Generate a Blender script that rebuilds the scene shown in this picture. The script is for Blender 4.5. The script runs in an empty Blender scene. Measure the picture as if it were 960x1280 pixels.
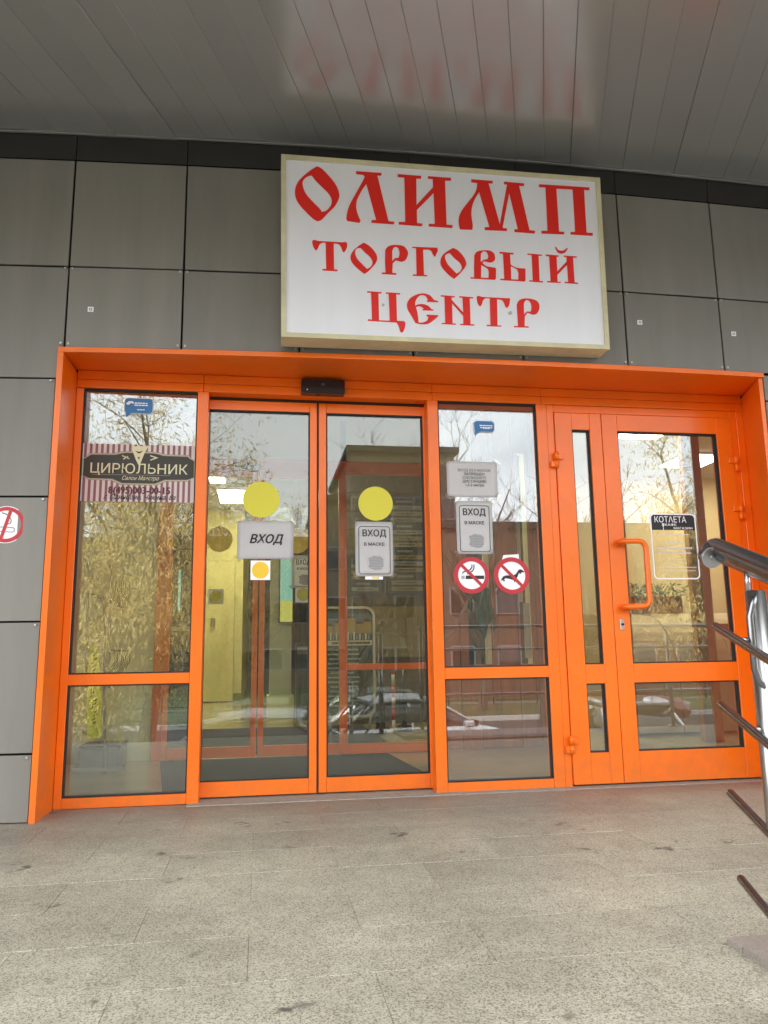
import bpy, bmesh, math, random
from mathutils import Vector, Matrix
random.seed(7)
R = math.radians
S = bpy.context.scene
COL = S.collection

# ------------------------------------------------------------------ camera
FPX = 963.3
FWD = Vector((0.1540593, 0.97269211, 0.17359661)); RT = Vector((0.98797378, -0.15399193, -0.01393924)); UP = Vector((-0.01317389, -0.17365637, 0.98471819))
EYE = Vector((0, 0, 0.756))
cam = bpy.data.cameras.new('camera'); co = bpy.data.objects.new('camera', cam); COL.objects.link(co)
cam.sensor_fit = 'VERTICAL'; cam.sensor_height = 32; cam.sensor_width = 24; cam.lens = FPX / 1280 * 32
cam.clip_start = .05; cam.clip_end = 2000
co.matrix_world = Matrix(((RT.x, UP.x, -FWD.x, EYE.x), (RT.y, UP.y, -FWD.y, EYE.y), (RT.z, UP.z, -FWD.z, EYE.z), (0, 0, 0, 1)))
S.camera = co

# ------------------------------------------------------------------ sky and sun
SUN_EL, SUN_AZ = R(38), R(205)      # soft hazy daylight; azimuth measured where the light comes from
w = bpy.data.worlds.new('World'); S.world = w; w.use_nodes = True
nt = w.node_tree; N = nt.nodes; L = nt.links; N.clear()
out = N.new('ShaderNodeOutputWorld'); bg = N.new('ShaderNodeBackground'); sky = N.new('ShaderNodeTexSky')
sky.sky_type = 'NISHITA'; sky.sun_disc = False; sky.sun_elevation = SUN_EL; sky.sun_rotation = R(25)
sky.air_density = 1.3; sky.dust_density = 2.5
tc = N.new('ShaderNodeTexCoord'); mp = N.new('ShaderNodeMapping'); mp.inputs['Scale'].default_value = (1, 1, 2.6)
nz = N.new('ShaderNodeTexNoise'); nz.inputs['Scale'].default_value = 2.2; nz.inputs['Detail'].default_value = 7; nz.inputs['Roughness'].default_value = .55
rp = N.new('ShaderNodeValToRGB'); rp.color_ramp.elements[0].position = .34; rp.color_ramp.elements[1].position = .56
rp.color_ramp.elements[0].color = (.62, .62, .62, 1); rp.color_ramp.elements[1].color = (.95, .95, .95, 1)
mx = N.new('ShaderNodeMix'); mx.data_type = 'RGBA'; mx.inputs['B'].default_value = (15.4, 15.9, 16.7, 1)
L.new(tc.outputs['Generated'], mp.inputs['Vector']); L.new(mp.outputs[0], nz.inputs['Vector']); L.new(nz.outputs['Fac'], rp.inputs[0])
L.new(rp.outputs[0], mx.inputs['Factor']); L.new(sky.outputs[0], mx.inputs['A']); L.new(mx.outputs['Result'], bg.inputs['Color'])
bg.inputs['Strength'].default_value = .12
L.new(bg.outputs[0], out.inputs['Surface'])
sl = bpy.data.lights.new('sun', 'SUN'); sl.energy = 2.8; sl.angle = R(3); sl.color = (1, .95, .86)
so = bpy.data.objects.new('sun', sl); COL.objects.link(so)
# the sun stands behind the building (towards +y) a little to the left
sd = Vector((-math.cos(SUN_EL) * math.sin(R(25)), math.cos(SUN_EL) * math.cos(R(25)), math.sin(SUN_EL)))
so.rotation_euler = sd.to_track_quat('Z', 'Y').to_euler()
sky.sun_rotation = math.atan2(sd.x, sd.y)
S.view_settings.view_transform = 'Standard'; S.view_settings.look = 'None'; S.view_settings.gamma = 1
S.view_settings.use_curve_mapping = False
S.view_settings.exposure = 1.40
S.cycles.max_bounces = 14; S.cycles.transparent_max_bounces = 40; S.cycles.glossy_bounces = 6; S.cycles.diffuse_bounces = 6
S.cycles.use_denoising = True; S.cycles.sample_clamp_indirect = 6

# ------------------------------------------------------------------ camera helpers (turn a measured pixel of the photo into a place)
def ray(px, py): return FWD + RT * ((px - 480) / FPX) - UP * ((py - 640) / FPX)
def on_y(px, py, Y):
    d = ray(px, py); q = EYE + d * (Y / d.y); return q.x, q.z
def on_z(px, py, Z):
    d = ray(px, py); q = EYE + d * ((Z - EYE.z) / d.z); return q.x, q.y

# ------------------------------------------------------------------ materials
def mat(name, col, rough=.5, metal=0, noise=0, nscale=20, bump=0, bscale=60, coat=0, spec=.5, emit=None, es=1, col2=None, objrand=0, stretch=None, world=False, grime=None):
    m = bpy.data.materials.new(name); m.use_nodes = True; t = m.node_tree; n = t.nodes; l = t.links
    b = n['Principled BSDF']; b.inputs['Base Color'].default_value = (*col, 1); b.inputs['Roughness'].default_value = rough
    b.inputs['Metallic'].default_value = metal; b.inputs['Coat Weight'].default_value = coat; b.inputs['Coat Roughness'].default_value = .15
    b.inputs['Specular IOR Level'].default_value = spec
    c = n.new('ShaderNodeTexCoord'); vec = c.outputs['Object']
    if world: gp = n.new('ShaderNodeNewGeometry'); vec = gp.outputs['Position']
    if stretch:
        g = n.new('ShaderNodeMapping'); g.inputs['Scale'].default_value = stretch; l.new(vec, g.inputs[0]); vec = g.outputs[0]
    if noise or col2:
        x = n.new('ShaderNodeTexNoise'); x.inputs['Scale'].default_value = nscale; x.inputs['Detail'].default_value = 8; x.inputs['Roughness'].default_value = .62
        l.new(vec, x.inputs['Vector'])
        r = n.new('ShaderNodeMapRange'); r.inputs['From Min'].default_value = .3; r.inputs['From Max'].default_value = .7; l.new(x.outputs['Fac'], r.inputs['Value'])
        k = n.new('ShaderNodeMix'); k.data_type = 'RGBA'
        a = col; bb = col2 if col2 else tuple(min(1, v * (1 + noise)) for v in col)
        if not col2: a = tuple(v * (1 - noise) for v in col)
        k.inputs['A'].default_value = (*a, 1); k.inputs['B'].default_value = (*bb, 1)
        l.new(r.outputs[0], k.inputs['Factor']); src = k.outputs['Result']
        if objrand:
            oi = n.new('ShaderNodeObjectInfo'); h = n.new('ShaderNodeMapRange'); h.inputs['To Min'].default_value = 1 - objrand; h.inputs['To Max'].default_value = 1 + objrand
            l.new(oi.outputs['Random'], h.inputs['Value']); v = n.new('ShaderNodeVectorMath'); v.operation = 'SCALE'
            l.new(src, v.inputs[0]); l.new(h.outputs[0], v.inputs['Scale']); src = v.outputs[0]
        if grime:                                   # dust and scuffs that gather low on the metal
            gp2 = n.new('ShaderNodeNewGeometry'); sx = n.new('ShaderNodeSeparateXYZ'); l.new(gp2.outputs['Position'], sx.inputs[0])
            gn = n.new('ShaderNodeTexNoise'); gn.inputs['Scale'].default_value = 14; gn.inputs['Detail'].default_value = 8; gn.inputs['Roughness'].default_value = .7; l.new(gp2.outputs['Position'], gn.inputs['Vector'])
            ad = n.new('ShaderNodeMath'); ad.operation = 'MULTIPLY_ADD'; ad.inputs[1].default_value = -.9; l.new(gn.outputs['Fac'], ad.inputs[0]); l.new(sx.outputs['Z'], ad.inputs[2])
            gm = n.new('ShaderNodeMapRange'); gm.inputs['From Min'].default_value = -.22; gm.inputs['From Max'].default_value = -.52; gm.inputs['To Max'].default_value = .28; l.new(ad.outputs[0], gm.inputs['Value'])
            sn_ = n.new('ShaderNodeTexNoise'); sn_.inputs['Scale'].default_value = 3.5; sn_.inputs['Detail'].default_value = 10; sn_.inputs['Roughness'].default_value = .8; l.new(gp2.outputs['Position'], sn_.inputs['Vector'])
            sr_ = n.new('ShaderNodeMapRange'); sr_.inputs['From Min'].default_value = .66; sr_.inputs['From Max'].default_value = .74; sr_.inputs['To Max'].default_value = .22; l.new(sn_.outputs['Fac'], sr_.inputs['Value'])
            mxx = n.new('ShaderNodeMath'); mxx.operation = 'MAXIMUM'; l.new(gm.outputs[0], mxx.inputs[0]); l.new(sr_.outputs[0], mxx.inputs[1])
            gk_ = n.new('ShaderNodeMix'); gk_.data_type = 'RGBA'; gk_.inputs['B'].default_value = (*grime, 1); l.new(mxx.outputs[0], gk_.inputs['Factor']); l.new(src, gk_.inputs['A']); src = gk_.outputs['Result']
        l.new(src, b.inputs['Base Color'])
        rr = n.new('ShaderNodeMapRange'); rr.inputs['To Min'].default_value = rough * .85; rr.inputs['To Max'].default_value = min(1, rough * 1.15)
        l.new(x.outputs['Fac'], rr.inputs['Value']); l.new(rr.outputs[0], b.inputs['Roughness'])
    if bump:
        y = n.new('ShaderNodeTexNoise'); y.inputs['Scale'].default_value = bscale; y.inputs['Detail'].default_value = 4; l.new(vec, y.inputs['Vector'])
        u = n.new('ShaderNodeBump'); u.inputs['Strength'].default_value = bump; u.inputs['Distance'].default_value = .01
        l.new(y.outputs['Fac'], u.inputs['Height']); l.new(u.outputs[0], b.inputs['Normal'])
    if emit:
        b.inputs['Emission Color'].default_value = (*emit, 1); b.inputs['Emission Strength'].default_value = es
    return m

def orange_paint():
    m = mat('orange_paint', (.88, .160, .002), .34, noise=.10, nscale=2.2, bump=.012, bscale=8, coat=.12, world=True, grime=(.34, .15, .06))
    return m
def glass(name, f0=.105, tint=(.95, .97, .95), wave=0, dust=.022):
    m = bpy.data.materials.new(name); m.use_nodes = True; t = m.node_tree; n = t.nodes; l = t.links; n.clear()
    o = n.new('ShaderNodeOutputMaterial'); mixs = n.new('ShaderNodeMixShader'); tr = n.new('ShaderNodeBsdfTransparent'); g = n.new('ShaderNodeBsdfGlossy')
    tr.inputs[0].default_value = (*tint, 1); g.inputs['Roughness'].default_value = 0.0; g.inputs['Color'].default_value = (.97, 1, 1, 1)
    lw = n.new('ShaderNodeLayerWeight'); lw.inputs['Blend'].default_value = .5
    p = n.new('ShaderNodeMath'); p.operation = 'POWER'; p.inputs[1].default_value = 5; l.new(lw.outputs['Facing'], p.inputs[0])
    a = n.new('ShaderNodeMath'); a.operation = 'MULTIPLY_ADD'; a.inputs[1].default_value = 1 - f0; a.inputs[2].default_value = f0; l.new(p.outputs[0], a.inputs[0])
    ds = n.new('ShaderNodeBsdfDiffuse'); ds.inputs[0].default_value = (.62, .60, .52, 1); m2 = n.new('ShaderNodeMixShader')
    cd = n.new('ShaderNodeTexCoord'); nd = n.new('ShaderNodeTexNoise'); nd.inputs['Scale'].default_value = 5; nd.inputs['Detail'].default_value = 6; l.new(cd.outputs['Object'], nd.inputs['Vector'])
    mm = n.new('ShaderNodeMath'); mm.operation = 'MULTIPLY'; mm.inputs[1].default_value = dust * 2; l.new(nd.outputs['Fac'], mm.inputs[0])
    if wave:
        c = n.new('ShaderNodeTexCoord'); y = n.new('ShaderNodeTexNoise'); y.inputs['Scale'].default_value = 1.6; y.inputs['Detail'].default_value = 1
        l.new(c.outputs['Object'], y.inputs['Vector'])
        u = n.new('ShaderNodeBump'); u.inputs['Strength'].default_value = wave; u.inputs['Distance'].default_value = .1; l.new(y.outputs['Fac'], u.inputs['Height']); l.new(u.outputs[0], g.inputs['Normal'])
    l.new(a.outputs[0], mixs.inputs[0]); l.new(tr.outputs[0], mixs.inputs[1]); l.new(g.outputs[0], mixs.inputs[2]); l.new(mm.outputs[0], m2.inputs[0]); l.new(mixs.outputs[0], m2.inputs[1]); l.new(ds.outputs[0], m2.inputs[2]); l.new(m2.outputs[0], o.inputs['Surface'])
    return m

def granite(name, base, dark, light, rough=.55, objrand=.06, stains_and_band=True):
    m = bpy.data.materials.new(name); m.use_nodes = True; t = m.node_tree; n = t.nodes; l = t.links; b = n['Principled BSDF']
    g = n.new('ShaderNodeNewGeometry'); pos = g.outputs['Position']
    def noise(sc, det=3, ro=.6):
        x = n.new('ShaderNodeTexNoise'); x.inputs['Scale'].default_value = sc; x.inputs['Detail'].default_value = det; x.inputs['Roughness'].default_value = ro; l.new(pos, x.inputs['Vector']); return x.outputs['Fac']
    def ramp(v, p0, p1, c0=(0, 0, 0), c1=(1, 1, 1)):
        r = n.new('ShaderNodeValToRGB'); r.color_ramp.elements[0].position = p0; r.color_ramp.elements[1].position = p1
        r.color_ramp.elements[0].color = (*c0, 1); r.color_ramp.elements[1].color = (*c1, 1); l.new(v, r.inputs[0]); return r.outputs[0]
    def mix(f, a, c, blend='MIX'):
        k = n.new('ShaderNodeMix'); k.data_type = 'RGBA'; k.blend_type = blend
        for s, v in (('Factor', f), ('A', a), ('B', c)):
            if isinstance(v, tuple): k.inputs[s].default_value = (*v, 1)
            elif isinstance(v, float): k.inputs[s].default_value = v
            else: l.new(v, k.inputs[s])
        return k.outputs['Result']
    v1 = n.new('ShaderNodeTexVoronoi'); v1.inputs['Scale'].default_value = 380; l.new(pos, v1.inputs['Vector'])
    v2 = n.new('ShaderNodeTexVoronoi'); v2.inputs['Scale'].default_value = 250; l.new(pos, v2.inputs['Vector'])
    sep = n.new('ShaderNodeSeparateColor'); l.new(v1.outputs['Color'], sep.inputs[0])
    sep2 = n.new('ShaderNodeSeparateColor'); l.new(v2.outputs['Color'], sep2.inputs[0])
    c = mix(ramp(sep.outputs[0], .25, .95), base, light)
    c = mix(ramp(sep2.outputs[1], .80, .86), c, dark)
    c = mix(ramp(sep.outputs[2], .86, .9), c, dark)
    big = ramp(noise(1.3, 6, .65), .35, .68, (.80, .79, .78), (1.10, 1.10, 1.08)); c = mix(1.0, c, big, 'MULTIPLY')
    med = ramp(noise(9, 5, .7), .3, .7, (.86, .85, .83), (1.1, 1.1, 1.1)); c = mix(1.0, c, med, 'MULTIPLY')
    if stains_and_band:
        st = ramp(noise(4.3, 2, .5), .655, .70); sp = ramp(noise(26, 3, .5), .45, .6)
        mm = n.new('ShaderNodeMath'); mm.operation = 'MULTIPLY'; l.new(st, mm.inputs[0]); l.new(sp, mm.inputs[1])
        c = mix(mm.outputs[0], c, tuple(v * .45 for v in dark))
        # uneven reddish brown tone, stronger towards the threshold
        sx = n.new('ShaderNodeSeparateXYZ'); l.new(pos, sx.inputs[0])
        ad = n.new('ShaderNodeMath'); ad.operation = 'MULTIPLY_ADD'; ad.inputs[1].default_value = .9; l.new(noise(2.2, 4), ad.inputs[0]); l.new(sx.outputs['Y'], ad.inputs[2])
        gr = ramp(ad.outputs[0], 0, 1); rn = n.new('ShaderNodeMapRange'); rn.inputs['From Min'].default_value = 3.55; rn.inputs['From Max'].default_value = 4.55
        l.new(ad.outputs[0], rn.inputs['Value']); rn.clamp = True; rn.inputs['To Max'].default_value = .65
        c = mix(rn.outputs[0], c, (.16, .125, .105))
    oi = n.new('ShaderNodeObjectInfo'); h = n.new('ShaderNodeMapRange'); h.inputs['To Min'].default_value = 1 - objrand; h.inputs['To Max'].default_value = 1 + objrand
    l.new(oi.outputs['Random'], h.inputs['Value']); vm = n.new('ShaderNodeVectorMath'); vm.operation = 'SCALE'; l.new(c, vm.inputs[0]); l.new(h.outputs[0], vm.inputs['Scale'])
    l.new(vm.outputs[0], b.inputs['Base Color']); b.inputs['Roughness'].default_value = rough
    u = n.new('ShaderNodeBump'); u.inputs['Strength'].default_value = .25; u.inputs['Distance'].default_value = .003; l.new(noise(140, 3), u.inputs['Height']); l.new(u.outputs[0], b.inputs['Normal'])
    return m

M = {}
M['orange'] = orange_paint()
M['seam'] = mat('dark_gasket', (.012, .011, .01), .6)
M['panel'] = mat('grey_cladding', (.212, .200, .176), .42, noise=.09, nscale=1.6, bump=.01, bscale=5, objrand=.06, spec=.4, world=True, stretch=(5, 5, .55))
M['darkband'] = mat('dark_cladding', (.022, .020, .018), .5, noise=.2, nscale=5)
M['back'] = mat('black_backing', (.008, .008, .008), .8)
M['clip'] = mat('galvanised_clip', (.5, .5, .48), .4, .8)
M['soffit'] = mat('soffit_metal', (.44, .435, .42), .22, .45, noise=.03, nscale=2, objrand=.025, coat=.3)
M['trim'] = mat('white_trim', (.35, .35, .33), .4, .3)
M['sheet'] = mat('sign_sheet', (.82, .825, .87), .32, noise=.02, nscale=1.3, world=True, stretch=(9, 1, .6))
M['cream'] = mat('sign_frame', (.62, .57, .36), .45, noise=.16, nscale=6, world=True)
M['red'] = mat('sign_letter_red', (.78, .018, .008), .4)
M['floor'] = granite('granite', (.415, .40, .315), (.225, .213, .168), (.57, .55, .43))
M['grout'] = mat('grout', (.30, .28, .235), .9, noise=.2, nscale=30)
M['smooth'] = granite('smooth_stone', (.30, .265, .23), (.24, .21, .185), (.34, .30, .265), .5, .02, False)
M['glass'] = glass('window_glass')
M['glass_slide'] = glass('sliding_glass', .055, (.93, .95, .90), 0, .012)
M['glass_in'] = glass('inner_glass', .035, (.93, .95, .93), 0, .01)
M['steel'] = mat('brushed_steel', (.46, .45, .435), .30, 1, noise=.05, nscale=60, stretch=(1, 1, .05))
M['steel_dark'] = mat('dark_steel', (.24, .24, .245), .22, .95)
M['black'] = mat('black_plastic', (.012, .012, .013), .25)
M['white'] = mat('white_paper', (.90, .905, .94), .6, noise=.02, nscale=9)
M['ink'] = mat('black_ink', (.015, .015, .018), .55)
M['inkgrey'] = mat('grey_ink', (.22, .22, .23), .55)
M['lime'] = mat('lime_film', (.66, .61, .05), .55)
M['amber'] = mat('amber_film', (.85, .56, .03), .5)
M['ban_red'] = mat('prohibition_red', (.50, .018, .03), .4)
M['blue'] = mat('sticker_blue', (.02, .17, .42), .4)
M['maroon'] = mat('maroon_stripe', (.24, .10, .12), .5)
M['pinkwhite'] = mat('pinkish_white', (.66, .58, .56), .5)
M['charcoal'] = mat('banner_charcoal', (.035, .032, .028), .5)
M['taupe'] = mat('banner_taupe', (.28, .24, .18), .5)
M['cremelet'] = mat('banner_cream', (.70, .66, .42), .5)
M['maroonink'] = mat('maroon_ink', (.10, .012, .022), .5)
M['yellowtape'] = mat('yellow_sheet', (.86, .88, .07), .55, noise=.06, nscale=10)
M['hall_yellow'] = mat('yellow_wall', (.80, .72, .34), .7, noise=.03, nscale=3)
M['hall_pale'] = mat('pale_wall', (.68, .66, .40), .7, noise=.04, nscale=3)
M['hall_cream'] = mat('cream_wall', (.62, .49, .29), .6, noise=.03, nscale=2)
M['hall_brown'] = mat('brown_tile', (.085, .062, .035), .35, noise=.35, nscale=7, objrand=.15)
M['hall_tan'] = mat('tan_board', (.20, .15, .06), .5, noise=.08, nscale=3)
M['hall_floor'] = mat('polished_floor', (.60, .52, .33), .12, noise=.08, nscale=3)
M['hall_ceiling'] = mat('ceiling_tile', (.48, .48, .45), .8, noise=.04, nscale=20)
M['mat'] = mat('charcoal_mat', (.045, .046, .05), .95, noise=.3, nscale=80, bump=.4, bscale=200)
M['greygreen'] = mat('grey_green_pilaster', (.40, .42, .34), .6)
M['rust'] = mat('rust_panel', (.38, .105, .035), .5, noise=.2, nscale=4, stretch=(6, 1, .7), objrand=.12)
M['brownwood'] = mat('brown_post', (.44, .185, .03), .5, noise=.2, nscale=5, stretch=(4, 4, .5))
M['teal'] = mat('teal_cloth', (.008, .16, .15), .8, noise=.3, nscale=15)
M['lamp'] = mat('lamp_panel', (.9, .9, .85), .5, emit=(1, .90, .64), es=10)
M['screen'] = mat('lit_screen', (.1, .1, .1), .3, emit=(.35, .85, .75), es=.22)
M['screeny'] = mat('lit_screen_band', (.1, .1, .1), .3, emit=(.85, .8, .12), es=.25)
M['posterframe'] = mat('poster_frame', (.55, .54, .45), .4)
M['navy'] = mat('dark_machine', (.02, .028, .035), .4)
M['green_leaf'] = mat('leaf_green', (.07, .11, .03), .6, noise=.4, nscale=40)
M['darkgreen'] = mat('poster_green', (.018, .05, .025), .5)
M['asphalt'] = mat('asphalt', (.055, .055, .055), .9, noise=.25, nscale=2.5, bump=.4, bscale=90)
M['grass'] = mat('lawn', (.06, .085, .025), .95, noise=.4, nscale=1.5, bump=.6, bscale=40)
M['kerb'] = mat('kerb_stone', (.55, .55, .53), .8, noise=.1, nscale=6)
M['concrete'] = mat('concrete_step', (.30, .29, .26), .85, noise=.12, nscale=6)
M['carglass'] = mat('car_glass', (.010, .012, .013), .04, spec=.8)
M['tyre'] = mat('tyre_rubber', (.012, .012, .012), .85)
M['bark'] = mat('bark', (.13, .11, .085), .9, noise=.3, nscale=12)
M['twig'] = mat('twig', (.16, .12, .085), .9)
M['catkin'] = mat('golden_leaf', (.72, .56, .20), .7, noise=.3, nscale=2)
M['tape'] = glass('clear_tape', .10, (.86, .85, .78), 0, .06)
M['maskgrey'] = mat('mask_print_grey', (.34, .34, .35), .6)
M['paving'] = mat('far_paving', (.22, .21, .19), .9, noise=.1, nscale=4)

# ------------------------------------------------------------------ object helpers
def tag(o, label=None, cat=None, group=None, kind=None):
    if label: o['label'] = label
    if cat: o['category'] = cat
    if group: o['group'] = group
    if kind: o['kind'] = kind
    return o
def thing(name, label, cat, loc=(0, 0, 0), group=None):
    o = bpy.data.objects.new(name, None); COL.objects.link(o); o.location = loc; o.empty_display_size = .1
    return tag(o, label, cat, group)
def wloc(o):
    v = Vector((0, 0, 0))
    while o: v += o.location; o = o.parent
    return v
def put(name, bm, m, parent=None, smooth=False):
    """bmesh in world coordinates -> mesh object whose origin is its parent's origin"""
    me = bpy.data.meshes.new(name); bm.to_mesh(me); bm.free(); me.materials.append(m)
    o = bpy.data.objects.new(name, me); COL.objects.link(o)
    if parent: o.parent = parent; o.location = -wloc(parent)
    if smooth:
        for p in me.polygons: p.use_smooth = True
    return o
def add_box(bm, x0, x1, y0, y1, z0, z1, bev=0):
    v = [bm.verts.new(p) for p in ((x0, y0, z0), (x1, y0, z0), (x1, y1, z0), (x0, y1, z0), (x0, y0, z1), (x1, y0, z1), (x1, y1, z1), (x0, y1, z1))]
    fs = [bm.faces.new([v[i] for i in f]) for f in ((0, 3, 2, 1), (4, 5, 6, 7), (0, 1, 5, 4), (1, 2, 6, 5), (2, 3, 7, 6), (3, 0, 4, 7))]
    if bev:
        es = list({e for f in fs for e in f.edges}); bmesh.ops.bevel(bm, geom=es, offset=bev, segments=1, affect='EDGES')
def box(name, x0, x1, y0, y1, z0, z1, m, parent=None, bev=0):
    bm = bmesh.new(); add_box(bm, x0, x1, y0, y1, z0, z1, bev); return put(name, bm, m, parent)
def prism(name, pts, y0, y1, m, parent=None):
    """polygon of (x,z) extruded from y0 to y1"""
    bm = bmesh.new(); n = len(pts)
    a = [bm.verts.new((x, y0, z)) for x, z in pts]; b = [bm.verts.new((x, y1, z)) for x, z in pts]
    bm.faces.new(a); bm.faces.new(b[::-1])
    for i in range(n): bm.faces.new((a[i], b[i], b[(i + 1) % n], a[(i + 1) % n]))
    bmesh.ops.recalc_face_normals(bm, faces=bm.faces); bmesh.ops.triangulate(bm, faces=[f for f in bm.faces if len(f.verts) > 4])
    return put(name, bm, m, parent)
def prism_z(name, pts, z0, z1, m, parent=None):
    bm = bmesh.new(); n = len(pts)
    a = [bm.verts.new((x, y, z0)) for x, y in pts]; b = [bm.verts.new((x, y, z1)) for x, y in pts]
    bm.faces.new(a); bm.faces.new(b[::-1])
    for i in range(n): bm.faces.new((a[i], b[i], b[(i + 1) % n], a[(i + 1) % n]))
    bmesh.ops.recalc_face_normals(bm, faces=bm.faces); bmesh.ops.triangulate(bm, faces=[f for f in bm.faces if len(f.verts) > 4])
    return put(name, bm, m, parent)
def disc_pts(cx, cz, r, n=40): return [(cx + r * math.cos(i * 2 * math.pi / n), cz + r * math.sin(i * 2 * math.pi / n)) for i in range(n)]
def rrect(x0, x1, z0, z1, r, n=5):
    p = []
    for cx, cz, a in ((x1 - r, z1 - r, 0), (x0 + r, z1 - r, 90), (x0 + r, z0 + r, 180), (x1 - r, z0 + r, 270)):
        for i in range(n + 1): t = R(a + 90 * i / n); p.append((cx + r * math.cos(t), cz + r * math.sin(t)))
    return p
def ring(name, po, pi, y0, y1, m, parent=None):
    bm = bmesh.new(); n = len(po)
    V = [[bm.verts.new((x, y, z)) for x, z in ps] for ps, y in ((po, y0), (pi, y0), (pi, y1), (po, y1))]
    for i in range(n):
        j = (i + 1) % n
        for k in range(4): bm.faces.new((V[k][i], V[k][j], V[(k + 1) % 4][j], V[(k + 1) % 4][i]))
    bmesh.ops.recalc_face_normals(bm, faces=bm.faces); return put(name, bm, m, parent)
def add_tube(bm, pts, r, n=12, cap=True, radii=None):
    pts = [Vector(p) for p in pts]; rings = []; prev = None
    for i, p in enumerate(pts):
        t = (pts[min(i + 1, len(pts) - 1)] - pts[max(i - 1, 0)]).normalized()
        if prev is None: prev = t.orthogonal().normalized()
        u = (prev - t * prev.dot(t)).normalized(); prev = u; v = t.cross(u); rr = radii[i] if radii else r
        rings.append([bm.verts.new(p + (u * math.cos(2 * math.pi * k / n) + v * math.sin(2 * math.pi * k / n)) * rr) for k in range(n)])
    for a, b in zip(rings, rings[1:]):
        for k in range(n): bm.faces.new((a[k], a[(k + 1) % n], b[(k + 1) % n], b[k]))
    if cap: bm.faces.new(rings[0][::-1]); bm.faces.new(rings[-1])
def tube(name, pts, r, m, parent=None, n=12, radii=None):
    bm = bmesh.new(); add_tube(bm, pts, r, n, True, radii); o = put(name, bm, m, parent, True)
    for p in o.data.polygons:
        if len(p.vertices) > 4: p.use_smooth = False
    return o
def arc3(c, u, v, r, a0, a1, n=8):
    return [Vector(c) + (Vector(u) * math.cos(R(a0 + (a1 - a0) * i / n)) + Vector(v) * math.sin(R(a0 + (a1 - a0) * i / n))) * r for i in range(n + 1)]
def curve_poly(name, outlines, Y, m, parent, depth=.0006):
    """closed 2-D outlines in (x,z), holes by even-odd, standing upright in the plane y=Y and facing -y"""
    cu = bpy.data.curves.new(name, 'CURVE'); cu.dimensions = '2D'; cu.fill_mode = 'BOTH'; cu.extrude = depth
    for o in outlines:
        sp = cu.splines.new('POLY'); sp.points.add(len(o) - 1); sp.use_cyclic_u = True
        for q, (x, z) in zip(sp.points, o): q.co = (x, z, 0, 1)
    cu.materials.append(m)
    ob = bpy.data.objects.new(name, cu); COL.objects.link(ob); ob.rotation_euler = (R(90), 0, 0); ob.parent = parent; ob.location = Vector((0, Y, 0)) - wloc(parent)
    return ob
def text(name, s, x, z, Y, size, m, parent, bold=0, shear=0, width=None, align='CENTER', line=1.0):
    cu = bpy.data.curves.new(name, 'FONT'); cu.body = s; cu.size = size; cu.align_x = align; cu.align_y = 'CENTER'; cu.shear = shear
    cu.extrude = .0004; cu.space_line = line; cu.materials.append(m); cu.resolution_u = 3
    ob = bpy.data.objects.new(name, cu); COL.objects.link(ob); ob.rotation_euler = (R(90), 0, 0)
    ob.parent = parent; ob.location = Vector((x, Y, z)) - wloc(parent)
    ob['_bold'] = bold * size
    if width:
        bpy.context.view_layer.update(); wdt = ob.dimensions.x
        if wdt > 1e-5: ob.scale = (width / wdt, 1, 1)
    return ob

# =================================================================== LARGE STRUCTURE
def wall_y(x): return 3.775 + .0134 * (x - 1.6) ** 2          # the facade bulges gently
def wall_a(x): return math.atan(.0268 * (x - 1.6))
def shared(name, me, parent, loc, rot=(0, 0, 0), scale=None):
    o = bpy.data.objects.new(name, me); COL.objects.link(o)
    if parent: o.parent = parent; o.location = Vector(loc) - wloc(parent)
    else: o.location = loc
    o.rotation_euler = rot
    if scale: o.scale = scale
    return o
def mesh_box(name, sx, sy, sz, m, bev=.0015):
    bm = bmesh.new(); add_box(bm, -sx / 2, sx / 2, -sy / 2, sy / 2, -sz / 2, sz / 2, bev)
    me = bpy.data.meshes.new(name); bm.to_mesh(me); bm.free(); me.materials.append(m); return me

# ---- ground, road, steps
GZ = -1.8
g = box('ground', -300, 300, -400, 60, GZ - .5, GZ - .012, M['grass']); tag(g, kind='structure')
g = box('road', -120, 120, -18.5, 0, GZ - .3, GZ, M['asphalt']); tag(g, kind='structure')
g = box('footpath', -120, 120, -27.2, -25.2, GZ - .3, GZ + .004, M['paving']); tag(g, kind='structure')
g = box('lawn', -120, 120, -25.2, -18.7, GZ - .3, GZ + .10, M['grass']); tag(g, kind='structure')
for i in range(60):
    k = box('kerb', -60 + i * 2 + .01, -58 + i * 2 - .01, -18.7, -18.5, GZ - .2, GZ + .15, M['kerb']); tag(k, kind='structure')
st = box('porch_steps', -3.2, 5.2, -2.6, -2.55, GZ, GZ + .02, M['concrete']); tag(st, kind='structure')
N_ST = 12
for i in range(N_ST):
    z1 = -.15 * i - .02; y1 = 1.37 - .33 * i
    box('step', -3.2, 5.2, y1 - .33, 1.37, z1 - .15, z1 - .15 + .15, M['concrete'], st) if i else None
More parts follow.
